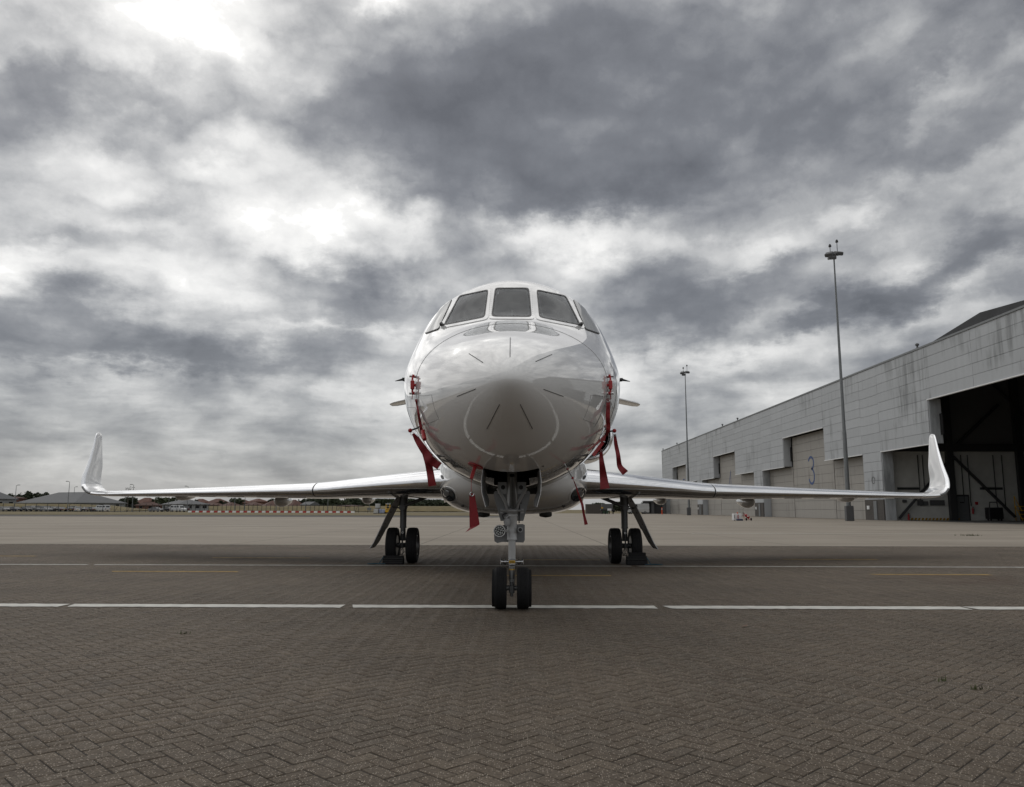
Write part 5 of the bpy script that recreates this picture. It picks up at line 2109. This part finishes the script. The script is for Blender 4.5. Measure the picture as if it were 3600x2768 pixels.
roof_mats = [pm('red_tile', (.11, .050, .036), .85, 0, .25, .8), pm('brown_tile', (.095, .048, .037), .85, 0, .25, .8), pm('dark_tile', (.085, .045, .036), .85, 0, .2, .8)]
M['slate'] = pm('grey_roof_sheet', (.10, .103, .107), .7, 0, .06, .4)
M['palewall'] = pm('pale_render', (.26, .27, .275), .8, 0, .06, .6)
M['brickwall'] = pm('house_brick', (.15, .075, .055), .85, 0, .2, 1.0)
M['housewhite'] = pm('white_render', (.5, .49, .46), .8)


def house(name, N0, A, B, z0, ze, zr, wall, roof, label, cat, hip=True, group=None, ovh=.5, windows=2):
    """rectangular building: near corner N0, sides A and B; ridge along the longer side"""
    N0, A, B = Vector((N0.x, N0.y, 0)), Vector((A[0], A[1], 0)), Vector((B[0], B[1], 0))
    root = empty(name, (N0.x, N0.y, z0), label, cat, group)
    pts = [N0, N0 + A, N0 + A + B, N0 + B]
    up = lambda p, z: Vector((p.x, p.y, z))
    MB().prism([up(p, z0) for p in pts], (0, 0, ze - z0)).build('wall', wall, root)
    if B.length > A.length:
        A2, B2 = B, A
    else:
        A2, B2 = A, B
    a, b = A2.normalized(), B2.normalized()
    O = N0 - a * ovh - b * ovh
    la, lb = A2.length + 2 * ovh, B2.length + 2 * ovh
    e = [up(O, ze), up(O + a * la, ze), up(O + a * la + b * lb, ze), up(O + b * lb, ze)]
    ins = lb / 2 if hip else 0.0
    ins = min(ins, la * .42)
    r0, r1 = up(O + b * lb / 2 + a * ins, zr), up(O + b * lb / 2 + a * (la - ins), zr)
    lo = [q - Vector((0, 0, .25)) for q in e]
    mb = MB()
    mb.add(e + [r0, r1] + lo, [(0, 1, 5, 4), (2, 3, 4, 5), (1, 2, 5), (3, 0, 4), (6, 7, 1, 0), (7, 8, 2, 1), (8, 9, 3, 2), (9, 6, 0, 3), (9, 8, 7, 6)])
    rf = mb.build('roof', roof, root)
    # windows on the two visible sides
    for side_, other in ((A, B), (B, A)):
        u = side_.normalized()
        nrm = -other.normalized()
        L = side_.length
        for k in range(windows):
            c = N0 + u * L * (k + .5) / windows
            zc = z0 + (ze - z0) * .58
            hw_, hh_ = min(.7, L * .1), min(.6, (ze - z0) * .22)
            MB().prism([up(c - u * hw_, zc - hh_) + nrm * .03, up(c + u * hw_, zc - hh_) + nrm * .03, up(c + u * hw_, zc + hh_) + nrm * .03, up(c - u * hw_, zc + hh_) + nrm * .03], nrm * -.08).build('window', M['glass'], root)
    return root, rf


def house_px(name, pxl, pxn, pxr, Yn, dl, dr, pye, pyr, z0, *a, **k):
    N0 = at(pxn, Yn)
    Lc, Rc = at(pxl, Yn + dl), at(pxr, Yn + dr)
    A = Rc - N0
    B = Lc - N0
    # square the plan up
    a_ = Vector((A.x, A.y))
    b_ = Vector((-a_.y, a_.x)).normalized() * Vector((B.x, B.y)).length
    if b_.dot(Vector((B.x, B.y))) < 0:
        b_ = -b_
    return house(name, N0, (A.x, A.y), (b_.x, b_.y), z0, zat(pye, Yn + 5, pxn), zat(pyr, Yn + 12, pxn), *a, **k)


house_px('depot_building', 80, 262, 440, 276, 19, 17, 1768, 1730, .4, M['palewall'], M['slate'], 'long grey hip roofed building behind the parked cars at the left', 'building', windows=3)
house_px('depot_building', 576, 627, 732, 272, 12, 7, 1773, 1756, .35, M['palewall'], M['slate'], 'small grey hip roofed building behind the white minibus', 'building', windows=4)
house_px('depot_building', -160, -60, 55, 285, 12, 10, 1754, 1722, .4, M['palewall'], M['slate'], 'pale roofed building cut off by the left edge of the picture', 'building', windows=3)
house_px('brick_house', 48, 56, 84, 300, 8, 3, 1752, 1748, .4, M['brickwall'], roof_mats[2], 'brick house with white windows between the trees at the far left', 'house', windows=2)
hs = [  # pxl, pxn, pxr, Y, eave, ridge, mat, label
    (490, 498, 520, 335, 1773, 1764, 0, 'red roofed house showing past the end of the long grey building'),
    (512, 520, 552, 350, 1765, 1751, 0, 'taller red roofed house above the first one, left of a dark fir'),
    (530, 545, 566, 320, 1777, 1767, 2, 'brown roofed bungalow left of the small grey building'),
    (548, 556, 584, 330, 1775, 1766, 0, 'orange roofed bungalow touching the small grey building'),
    (700, 706, 740, 350, 1768, 1755, 0, 'red roofed house rising behind the small grey building'),
    (733, 745, 785, 330, 1776, 1767, 1, 'long brown roofed bungalow right of the small grey building'),
    (755, 765, 800, 355, 1766, 1754, 0, 'upper red roofed house in the middle of the row'),
    (790, 800, 850, 325, 1779, 1767, 1, 'wide brown roofed bungalow with a white gable end'),
    (845, 855, 885, 350, 1769, 1757, 0, 'red roofed house beside the lamp post under the wing'),
    (880, 890, 930, 335, 1776, 1766, 1, 'brown roofed house left of the larger brown one'),
    (925, 935, 1003, 325, 1779, 1761, 1, 'large brown roofed house beside the hanging wing pod'),
    (890, 900, 940, 365, 1764, 1754, 0, 'red roof peeping over the brown houses left of the wing pod'),
    (1020, 1030, 1070, 335, 1778, 1758, 1, 'brown roofed house right of the hanging wing pod'),
    (1215, 1220, 1275, 300, 1779, 1776, 2, 'long low brick hut with a flat roof near the forklift'),
]
for (l, n_, r_, Y, ye, yr_, mt, lab) in hs:
    house_px('house', l, n_, r_, Y, 7, 4, ye, yr_, .4, M['housewhite'] if mt == 1 and 'gable' in lab else M['brickwall'], roof_mats[mt], lab, 'house', windows=2, group='houses beyond the airfield fence')
house_px('house', 1085, 1090, 1120, 325, 6, 3, 1775, 1765, .4, M['housewhite'], M['slate'], 'white gabled house in front of the dark trees under the wing', 'house', hip=False, windows=1)

leaf_m = [pm('dark_leaves', (.022, .032, .013), .8, 0, .5, 1.2), pm('mid_leaves', (.034, .046, .018), .8, 0, .5, 1.2)]
bark = pm('bark', (.05, .04, .03), .9)


def tree(px, Y, pyt, wpx, label, mt=0, z0=.4, shape='round'):
    b = at(px, Y, z0)
    top = zat(pyt, Y, px)
    H = top - z0
    W = wpx / F_PX * Y / 2
    root = empty('tree', b, label, 'tree', 'trees beyond the airfield fence')
    mb = MB()
    mb.tube([b, b + Vector((0, 0, H * .3)), b + Vector((.2, 0, H * .7))], [.035 * H, .025 * H, .01 * H], 7)
    for k in range(5):
        a = k * 1.3
        mb.tube([b + Vector((0, 0, H * (.25 + .08 * k))), b + Vector((math.cos(a) * W * .6, math.sin(a) * W * .6, H * (.5 + .07 * k)))], [.014 * H, .004 * H], 5)
    mb.build('trunk', bark, root)
    mb = MB()
    lobes = []
    for k in range(26):
        a, rr_ = random.uniform(0, 6.28), math.sqrt(random.random()) * W * .9
        zz = random.uniform(.28, .86)
        if shape == 'cone':
            rr_ *= (1.05 - zz)
        lobes.append((b + Vector((math.cos(a) * rr_, math.sin(a) * rr_, H * zz)), W * random.uniform(.30, .50) * (1.15 - .45 * zz)))
    for (c, lr) in lobes:
        for q in range(85):
            v = Vector((random.gauss(0, 1), random.gauss(0, 1), random.gauss(0, .8)))
            v = v.normalized() * lr * random.uniform(.55, 1.05)
            p = c + v
            p.z = min(p.z, top)
            s = lr * random.uniform(.20, .40)
            u = Vector((random.gauss(0, 1), random.gauss(0, 1), random.gauss(0, 1))).normalized() * s
            w = u.orthogonal().normalized() * s * random.uniform(.5, 1)
            mb.add([p - u, p + w, p + u, p - w], [(0, 1, 2, 3)])
    mb.build('crown', leaf_m[mt], root)
    return root


for t in ((82, 315, 1729, 62, 'broad dark tree behind the left edge of the long grey roof', 0), (140, 318, 1729, 52, 'round dark tree second from the left behind the long grey roof', 0),
          (30, 330, 1735, 50, 'low dark tree over the cut-off pale roof at the left edge', 1), (180, 325, 1733, 22, 'small tree just left of the ridge of the long grey roof', 1),
          (455, 330, 1750, 60, 'dark tree past the right end of the long grey building', 0), (535, 340, 1751, 18, 'slim dark fir between the red roofs', 0, .4, 'cone'),
          (575, 335, 1751, 70, 'bushy tree above the orange roofed bungalow', 1), (612, 345, 1750, 50, 'dark tree behind the left hip of the small grey building', 0),
          (690, 330, 1753, 20, 'small dark tree at the right hip of the small grey building', 0), (780, 340, 1757, 26, 'round shrub-like tree between the long brown and red roofs', 0),
          (830, 350, 1752, 50, 'dark tree poking up behind the brown bungalows', 1), (960, 352, 1752, 40, 'tree behind the large brown roof left of the wing pod', 0),
          (1085, 345, 1752, 70, 'dark tree left of the white gabled house', 0), (1140, 345, 1752, 80, 'dense dark tree right behind the white gabled house', 0),
          (1195, 340, 1752, 70, 'dense tree in the middle of the dark wood under the wing', 1), (1250, 345, 1754, 80, 'dense tree above the low brick hut', 0),
          (1310, 340, 1756, 80, 'dense tree behind the stacked white containers', 0), (1370, 335, 1757, 70, 'dense tree behind the yellow forklift', 1),
          (1430, 340, 1757, 80, 'dense tree behind the left main wheels', 0), (1500, 340, 1760, 90, 'dense tree right of the left main leg', 0),
          (1570, 345, 1762, 90, 'dense tree beside the belly of the aircraft', 1), (2110, 300, 1770, 60, 'dark tree behind the green container', 0),
          (2180, 290, 1766, 60, 'dark tree behind the right main leg', 0), (2280, 260, 1768, 50, 'dark tree between the white van and the hangar', 1)):
    tree(*t)
# bare topped palm-like tree over the wing near the left tip
b = at(447, 300, .4)
root = empty('ragged_tree', b, 'small ragged tree sticking up above the left wing', 'tree')
ht = zat(1722, 300, 447)
MB().tube([b, (b.x, b.y, ht)], [.3, .12], 7).build('trunk', bark, root)
mb = MB()
for k in range(60):
    a = random.uniform(0, 6.28)
    c = Vector((b.x + random.gauss(.6, .9), b.y + random.gauss(0, .5), ht + random.gauss(-.2, .8)))
    d = Vector((math.cos(a), math.sin(a), random.uniform(-.2, .8))) * random.uniform(.4, .9)
    w = Vector((-math.sin(a), math.cos(a), 0)) * .14
    mb.add([c - w, c + w, c + d], [(0, 1, 2)])
mb.build('crown', leaf_m[0], root)


# lamp posts of the car park
def lamp_post(px, Y, pyt, label, sgn=1):
    b = at(px, Y)
    h = zat(pyt, Y, px) - b.z
    root = empty('lamp_post', b, label, 'lamp post', 'lamp posts of the car park')
    MB().tube([b, b + Vector((0, 0, h * .5)), b + Vector((0, 0, h))], [.12, .10, .06], 8).build('pole', M['greymetal'], root, True)
    MB().tube([b + Vector((0, 0, h - .02)), b + Vector((sgn * .7, 0, h + .1))], .05, 6).build('arm', M['greymetal'], root)
    MB().cbox(b + Vector((sgn * .75, 0, h + .12)), (.75, .32, .16), .04).build('lamp_head', M['darkgrey'], root)


for (px, Y, pyt, lab, sg) in ((50, 246, 1707, 'leftmost lamp post, in front of the cut-off pale building', 1), (237, 236, 1694, 'tallest looking lamp post, in front of the long grey roof', -1),
                              (256, 290, 1713, 'lamp post just above the ridge of the long grey roof', 1), (464, 240, 1705, 'lamp post at the right end of the long grey building', -1),
                              (437, 290, 1718, 'lamp post next to the ragged tree above the wing', 1), (592, 275, 1724, 'lamp head barely above the wing left of the small building', 1),
                              (657, 250, 1711, 'lamp post in front of the small grey building', -1), (824, 260, 1717, 'lamp head showing just above the wing, third from the left tip', -1),
                              (971, 250, 1725, 'lamp post behind the wing, just left of the hanging pod', -1), (860, 262, 1725, 'lamp post between the red houses under the wing', 1),
                              (1074, 270, 1726, 'lamp post right of the hanging pod under the wing', 1), (1152, 262, 1726, 'lamp post in front of the dark wood under the wing', 1), (1298, 280, 1730, 'slim lamp post left of the stacked white containers', 1)):
    lamp_post(px, Y, pyt, lab, sg)

# ------------------------------------------------------------------ vehicles of the car park
car_glass = pm('car_glass', (.02, .022, .025), .06, coat=.4)
car_paints = {}


def car_paint(c):
    if c not in car_paints:
        cols = {'silver': (.20, .205, .21), 'white': (.55, .56, .56), 'black': (.012, .012, .013), 'navy': (.012, .014, .035), 'grey': (.08, .083, .088), 'darkgrey': (.035, .036, .04)}
        car_paints[c] = pm('car_paint_' + c, cols[c], .3, .2, .02, 2, coat=.8)
    return car_paints[c]


CAR_SHAPES = {   # half outline: (y along, z) of lower body, roof points
    'saloon': dict(L=4.5, W=1.78, body=[(-2.25, .35), (-2.25, .72), (-2.05, .88), (-1.2, .93), (1.0, .95), (2.05, .90), (2.25, .70), (2.25, .35)], cab=[(-1.15, .92), (-.45, 1.40), (.75, 1.42), (1.55, .94)]),
    'hatch': dict(L=4.1, W=1.75, body=[(-2.05, .35), (-2.05, .75), (-1.85, .90), (-1.05, .98), (1.3, 1.0), (2.0, .95), (2.05, .6), (2.05, .35)], cab=[(-1.0, .97), (-.35, 1.46), (1.2, 1.50), (1.95, .99)]),
    'suv': dict(L=4.6, W=1.88, body=[(-2.3, .42), (-2.3, .92), (-2.1, 1.06), (-1.15, 1.12), (2.0, 1.12), (2.3, 1.0), (2.3, .42)], cab=[(-1.1, 1.10), (-.55, 1.68), (1.75, 1.70), (2.2, 1.10)]),
    'van': dict(L=4.9, W=1.92, body=[(-2.45, .38), (-2.45, .85), (-2.2, 1.08), (-1.65, 1.18), (2.42, 1.18), (2.45, .6), (2.45, .38)], cab=[(-1.6, 1.16), (-1.05, 1.92), (2.30, 1.95), (2.42, 1.16)]),
    'panel_van': dict(L=5.6, W=2.05, body=[(-2.8, .42), (-2.8, .95), (-2.6, 1.2), (-1.9, 1.35), (2.78, 1.35), (2.8, .6), (2.8, .42)], cab=[(-1.85, 1.33), (-1.15, 2.45), (2.72, 2.50), (2.78, 1.33)]),
}


def make_car(kind, paint, loc, rz, label, cat, group='vehicles parked in the far car park', name='parked_car'):
    S = CAR_SHAPES[kind]
    W = S['W'] / 2
    root = empty(name, loc, label, cat, group)
    rot = Matrix.Rotation(rz, 4, 'Z')
    T = Matrix.Translation(loc) @ rot

    def fin(mb, nm, mat, smooth=False):
        mb.v = [tuple(T @ Vector(p)) for p in mb.v]
        return mb.build(nm, mat, root, smooth, 35)
    mb = MB()
    n = len(S['body'])
    rings = []
    for (x, k) in ((-W, .90), (-W * .96, 1.0), (-W * .6, 1.02), (W * .6, 1.02), (W * .96, 1.0), (W, .90)):
        rings.append([(x, y * (1 - (abs(x) > W * .9) * .015), .35 + (z - .35) * k) for y, z in S['body']])
    mb.loft(rings)
    body = fin(mb, 'body', paint)
    c = S['cab']
    zb, zt = c[0][1], c[1][1]
    inset = .16
    mb = MB()
    low = [(-W * .96, c[0][0]), (W * .96, c[0][0]), (W * .96, c[3][0]), (-W * .96, c[3][0])]
    hi = [(-W + inset, c[1][0]), (W - inset, c[1][0]), (W - inset, c[2][0]), (-W + inset, c[2][0])]
    solid = kind == 'panel_van'
    mb.add([(x, y, zb - .02) for x, y in low] + [(x, y, zt) for x, y in hi], [(0, 1, 5, 4), (1, 2, 6, 5), (2, 3, 7, 6), (3, 0, 4, 7), (4, 5, 6, 7)])
    fin(mb, 'cabin', paint if kind in ('van', 'panel_van') else car_glass)
    mb = MB()
    mb.add([(x * 1.01, y, zt - .02) for x, y in hi] + [(x * .96, y * .97, zt + .045) for x, y in hi], [(0, 1, 5, 4), (1, 2, 6, 5), (2, 3, 7, 6), (3, 0, 4, 7), (4, 5, 6, 7), (3, 2, 1, 0)])
    for sx in (-1, 1):    # pillars
        for (a, b) in (((W * .97, c[0][0]), (W - inset, c[1][0])), ((W * .97, c[3][0]), (W - inset, c[2][0])), ((W * .97, (c[1][0] + c[2][0]) / 2), (W - inset, (c[1][0] + c[2][0]) / 2))):
            mb.tube([(sx * a[0], a[1], zb), (sx * b[0] * 1.01, b[1], zt)], .045, 4)
    fin(mb, 'roof', paint)
    if kind in ('van', 'panel_van'):
        f = lambda t, x0, x1: None
        mb = MB()
        y0, y1 = c[0][0], c[1][0]
        mb.add([(-W * .85, y0 - .02 + .05, zb + .08), (W * .85, y0 - .02 + .05, zb + .08), ((W - inset) * .88, y1 - .10, zt - .12), (-(W - inset) * .88, y1 - .10, zt - .12)], [(0, 1, 2, 3)])
        mb.v = [(x, y - .03, z) for x, y, z in mb.v]
        fin(mb, 'windscreen', car_glass)
        spans = ((-1.0, -.2),) if solid else ((-1.0, -.25), (-.1, 1.0), (1.15, 2.2))
        for sx in (-1, 1):
            for (a, b) in spans:
                k0 = .12
                mb = MB()
                zA, zB = zb + (zt - zb) * .15, zt - .15
                xa = W * .96 - inset * .15 + .012
                xb = W - inset * .8 + .012
                mb.add([(sx * xa, a, zA), (sx * xa, b, zA), (sx * xb, b, zB), (sx * xb, a + .12, zB)], [(0, 1, 2, 3)])
                fin(mb, 'side_window', car_glass)
        if not solid:
            mb = MB()
            mb.add([(-W * .7, c[3][0] + .02, zb + .15), (W * .7, c[3][0] + .02, zb + .15), (W * .66, c[2][0] + .07, zt - .15), (-W * .66, c[2][0] + .07, zt - .15)], [(0, 1, 2, 3)])
            fin(mb, 'rear_window', car_glass)
    L = S['L'] / 2
    rw = .36 if kind in ('suv', 'van', 'panel_van') else .32
    for sx in (-1, 1):
        for sy in (-L * .62, L * .60):
            mb = MB()
            mb.lathe([(.0, -.10), (rw * .6, -.10), (rw, -.09), (rw, .09), (rw * .65, .11), (0, .09)], (sx * (W - .10), sy, rw), (sx, 0, 0), 16)
            w = fin(mb, 'wheel', M['rubber'], True)
            mb = MB()
            mb.lathe([(rw * .62, .105), (rw * .5, .12), (0, .118)], (sx * (W - .10), sy, rw), (sx, 0, 0), 12)
            fin(mb, 'hub_cap', M['rim'])
        zl = S['body'][1][1] - .1
        fin(MB().box((sx * W * .72, -L + .02, zl), (.34, .06, .14)), 'headlight', M['lens'])
        fin(MB().box((sx * W * .80, L - .02, zl + .08), (.20, .06, .22)), 'tail_light', M['redpaint'])
    fin(MB().box((0, L + .005, .62), (.5, .03, .11)), 'number_plate', M['yellow'])
    return root


cars = [  # px centre, Y, kind, colour, heading deg (front along -Y local), label, cat
    (12, 239, 'hatch', 'silver', 62, 'silver hatchback at the left edge of the parked row', 'car'),
    (30, 246, 'hatch', 'white', 60, 'white car half hidden behind the silver hatchback', 'car'),
    (54, 239, 'saloon', 'navy', 60, 'dark blue saloon second in the parked row', 'car'),
    (93, 239, 'hatch', 'black', 58, 'black hatchback right of the dark blue saloon', 'car'),
    (108, 247, 'suv', 'grey', 60, 'grey estate parked behind the black hatchback', 'car'),
    (128, 240, 'suv', 'silver', 55, 'silver people carrier in the middle of the row', 'car'),
    (160, 238, 'saloon', 'silver', 60, 'bright silver saloon pointing right before the lamp post', 'car'),
    (163, 248, 'suv', 'black', 60, 'black tall car behind the bright silver saloon', 'car'),
    (190, 241, 'hatch', 'darkgrey', 235, 'dark grey car just left of the black saloon', 'car'),
    (212, 239, 'saloon', 'black', 235, 'black saloon seen from behind left of the tall lamp post', 'car'),
    (245, 240, 'hatch', 'black', 215, 'black hatchback with red tail lights right of the tall lamp post', 'car'),
    (257, 247, 'suv', 'silver', 215, 'pale grey car behind the black hatchback with red tail lights', 'car'),
    (275, 239, 'hatch', 'white', 205, 'white hatchback seen from behind under the winglet', 'car'),
    (303, 241, 'saloon', 'grey', 225, 'grey saloon between the white hatchback and the white van', 'car'),
    (325, 240, 'saloon', 'darkgrey', 230, 'dark saloon tucked against the white van', 'car'),
    (548, 240, 'saloon', 'silver', 75, 'silver car alone left of the black hatchback', 'car'),
    (589, 241, 'hatch', 'black', 240, 'black hatchback beside the white minibus', 'car'),
    (656, 242, 'suv', 'black', 200, 'black off-roader right of the white minibus', 'car'),
]
for (px, Y, kd, col, hd, lab, cat) in cars:
    p = at(px, Y)
    make_car(kd, car_paint(col), Vector((p.x, p.y, gz(Y) + .03)), R(hd), lab, cat)
p = at(357, 239)
make_car('van', car_paint('white'), Vector((p.x, p.y, gz(239) + .03)), R(250), 'white van with dark windows at the right end of the parked row', 'van', name='parked_van')
p = at(627, 239)
make_car('van', car_paint('white'), Vector((p.x, p.y, gz(239) + .03)), R(68), 'white minibus between two black cars', 'minibus', name='parked_minibus')
p = at(2240, 196)
make_car('panel_van', car_paint('white'), Vector((p.x, p.y, gz(196))), R(-82), 'white high roofed van parked by the far end of the hangar', 'van', None, 'panel_van')

# airfield fence: posts are parts
fl = at(470, 222)
fence = empty('security_fence', (fl.x, 222, gz(222)), 'tall wire security fence with dark cranked posts across the far grass', 'fence')
pxs = list(np.arange(10, 400, 39.0)) + list(np.arange(402, 668, 22.0)) + list(np.arange(672, 1262, 15.5))
pa = []
for px in pxs:
    b = at(px, 222)
    pa.append(b)
    MB().tube([b, b + Vector((0, 0, 2.0)), b + Vector((.18, -.1, 2.35))], .07, 5).build('fence_post', M['steelframe'], fence)
for hz in (.15, .6, 1.1, 1.6, 1.95, 2.2):
    MB().tube([pa[0] + Vector((0, 0, hz)), pa[-1] + Vector((0, 0, hz))], .012, 4).build('fence_wire', M['greymetal'], fence)
for k in range(0, len(pa) - 1, 2):
    if pxs[k] > 1180 or 400 < pxs[k] < 520:
        MB().tube([pa[k], pa[k] + Vector((.9, 0, 1.6))], .05, 4).build('fence_strut', M['steelframe'], fence)

# red and white water filled barriers
barr = {}
px = 668.0
k = 0
prof = [(-.2, 0), (.2, 0), (.2, .1), (.12, .22), (.10, .46), (-.10, .46), (-.12, .22), (-.2, .1)]
for cname, col in (('red', 'redpaint'), ('white', 'white')):
    m_ = MB().prism([(-.46, a, b) for a, b in prof], (.92, 0, 0))
    me = bpy.data.meshes.new('barrier')
    me.from_pydata([tuple(v) for v in m_.v], [], m_.f)
    me.materials.append(M[col])
    me.update()
    barr[cname] = me
Yb = 210
x = at(668, Yb).x
xe = at(1262, Yb).x
nb = int((xe - x) / .98)
for k in range(nb):
    cn = 'white' if k % 2 == 0 else 'red'
    o = bpy.data.objects.new('traffic_barrier', barr[cn])
    C.objects.link(o)
    o.location = (x + k * .98, Yb + random.uniform(-.1, .1), gz(Yb) + .02)
    o.rotation_euler = (0, 0, random.gauss(0, .06))
    nth = k // 2 + 1
    sfx = 'th' if 10 < nth < 20 else {1: 'st', 2: 'nd', 3: 'rd'}.get(nth % 10, 'th')
    tag(o, '%d%s %s barrier from the left end of the row by the fence' % (nth, sfx, cn), 'barrier', 'red and white barriers along the fence')

# stacked containers, pallets, forklift, sign
def tote(px, Y, pyb, label, z=None):
    b = at(px, Y)
    s_ = 1.15
    b.z = gz(Y) if z is None else z
    root = empty('liquid_container', b, label, 'container', 'white caged liquid containers on the far apron')
    MB().cbox(b + Vector((0, 0, .62)), (1.0, 1.0, .92), .05).build('tank', M['white'], root)
    MB().box(b + Vector((0, 0, .09)), (1.1, 1.1, .14)).build('pallet', M['darkgrey'], root)
    mb = MB()
    for k in range(5):
        t = -.5 + k * .25
        mb.tube([b + Vector((t, -.53, .16)), b + Vector((t, -.53, 1.12))], .018, 4)
        mb.tube([b + Vector((.53, t, .16)), b + Vector((.53, t, 1.12))], .018, 4)
        zz = .2 + k * .22
        mb.tube([b + Vector((-.53, -.53, zz)), b + Vector((.53, -.53, zz)), b + Vector((.53, .53, zz))], .018, 4)
    mb.build('cage', M['greymetal'], root)
    MB().lathe([(.12, 0), (.12, .06), (0, .07)], b + Vector((0, 0, 1.08)), (0, 0, 1), 12).build('lid', M['black'], root)
    return root


YT = 180
tote(1323, YT, 0, 'white caged container on the ground, left of the wrapped pallets')
tote(1331, YT + 1.6, 0, 'white caged container on the ground, half hidden behind its neighbour')
tote(1328, YT + .8, 0, 'white caged container stacked on top of two others', gz(YT) + 1.16)
for k, px in enumerate((1339, 1350)):
    b = at(px, YT + .5)
    root = empty('wrapped_pallet', b, ('blue and white film wrapped pallet next to the white containers', 'blue and white film wrapped pallet next to the forklift')[k], 'pallet', 'film wrapped pallets on the far apron')
    MB().cbox(b + Vector((0, 0, .55)), (.72, .9, .85), .06).build('load', pm('wrapped_load', (.30, .34, .48), .35, 0, .6, 3.0), root)
    MB().box(b + Vector((0, 0, .07)), (.8, 1.0, .12)).build('pallet', M['darkgrey'], root)
b = at(1364, YT)
root = empty('forklift', b, 'yellow forklift with white overhead guard beside the wrapped pallets', 'forklift')
mb = MB()
mb.cbox(b + Vector((0, 0, .75)), (1.05, 1.6, .75), .12)
mb.build('chassis', M['yellow'], root)
MB().cbox(b + Vector((0, -.72, .70)), (1.0, .3, .8), .10).build('counterweight', M['yellow'], root)
MB().box(b + Vector((0, -.9, .95)), (.75, .05, .10)).build('grille', M['black'], root)
mb = MB()
for sx in (-.45, .45):
    mb.tube([b + Vector((sx, -.6, 1.1)), b + Vector((sx * .9, -.4, 2.15))], .05, 6)
    mb.tube([b + Vector((sx, .6, 1.1)), b + Vector((sx * .9, .45, 2.15))], .05, 6)
mb.build('guard_post', M['yellow'], root)
mb = MB()
mb.box(b + Vector((0, .02, 2.2)), (1.0, 1.0, .12))
mb.build('overhead_guard', M['white'], root)
MB().cbox(b + Vector((0, -.05, 1.3)), (.5, .5, .55), .05).build('seat', M['black'], root)
mb = MB()
for sx in (-.3, .3):
    mb.box(b + Vector((sx, .95, 1.35)), (.1, .12, 2.6))
mb.build('mast', M['darkgrey'], root)
mb = MB()
for sx in (-.25, .25):
    mb.box(b + Vector((sx, 1.5, .12)), (.12, 1.1, .05))
mb.build('forks', M['darkgrey'], root)
for sx in (-.5, .5):
    for sy, rr_ in ((-.55, .25), (.6, .32)):
        MB().lathe([(0, -.1), (rr_, -.1), (rr_, .1), (0, .1)], b + Vector((sx, sy, rr_)), (1, 0, 0), 16).build('wheel', M['rubber'], root, True, 30)
b = at(1298, 195)
root = empty('notice_board', b, 'small grey notice board on two legs left of the white containers', 'sign')
MB().box(b + Vector((0, 0, 1.05)), (1.0, .06, .62)).build('board', M['greymetal'], root)
for sx in (-.4, .4):
    MB().box(b + Vector((sx, .05, .55)), (.06, .06, 1.1)).build('leg', M['darkgrey'], root)

# right of the belly: container, trailer, bollard
b = at(2112, 200)
root = empty('storage_container', b, 'brown and green storage container behind the right main leg', 'container')
z0 = gz(200)
MB().box(b + Vector((-1.6, 1, 1.2)), (4.2, 2.4, 2.4)).build('container_body', pm('brown_container', (.085, .075, .065), .8), root)
MB().box(b + Vector((1.2, .9, 1.2)), (1.35, 2.4, 2.4)).build('container_door', pm('green_container', (.02, .055, .028), .7), root)
for k in range(9):
    MB().box(b + Vector((-3.6 + k * .48, -.22, 1.2)), (.10, .06, 2.3)).build('corrugation', pm('brown_rib', (.07, .062, .055), .8) if k == 0 else bpy.data.materials['brown_rib'], root)
b = at(2135, 190)
root = empty('trailer', b, 'dark flat trailer with yellow and white plates by the container', 'trailer')
MB().cbox(b + Vector((0, 0, .95)), (3.4, 1.6, .35), .05).build('bed', M['black'], root)
MB().box(b + Vector((0, .3, 1.75)), (2.6, 1.2, 1.3)).build('load', M['darkgrey'], root)
MB().box(b + Vector((.4, -.85, 1.05)), (.95, .04, .5)).build('white_plate', M['white'], root)
MB().box(b + Vector((-1.3, -.85, 1.45)), (.42, .04, .28)).build('yellow_plate', M['yellow'], root)
for sx in (-1.3, -.5, .4, 1.3):
    MB().lathe([(0, -.1), (.36, -.1), (.36, .1), (0, .1)], b + Vector((sx, -.5, .36)), (1, 0, 0), 16).build('wheel', M['rubber'], root, True, 30)
b = at(2327, 186)
root = empty('bollard', b, 'bright orange bollard by the far hangar corner', 'bollard')
MB().lathe([(0, 0), (.2, 0), (.2, .08), (.12, .10), (.11, 1.5), (.06, 1.58), (0, 1.6)], b, (0, 0, 1), 14).build('post', M['orange'], root, True, 30)
MB().lathe([(0.13, 0), (.135, .1), (.13, .2)], b + Vector((0, 0, 1.1)), (0, 0, 1), 14).build('band', M['white'], root)
b = at(2303, 205)
root = empty('annex_shed', b, 'dark low annex with open doorway at the far end of the hangar', 'shed')
for (x, w) in ((-2.2, 1.2), (-.6, .7), (2.4, 1.0)):
    MB().box(b + Vector((x, 0, 1.5)), (w, .4, 3.0)).build('pier', M['darkgrey'], root)
MB().box(b + Vector((0, .6, 1.5)), (6, .3, 3.0)).build('back_wall', M['steelframe'], root)
MB().box(b + Vector((0, 0, 3.15)), (6.2, 1.6, .3)).build('roof', M['darkgrey'], root)
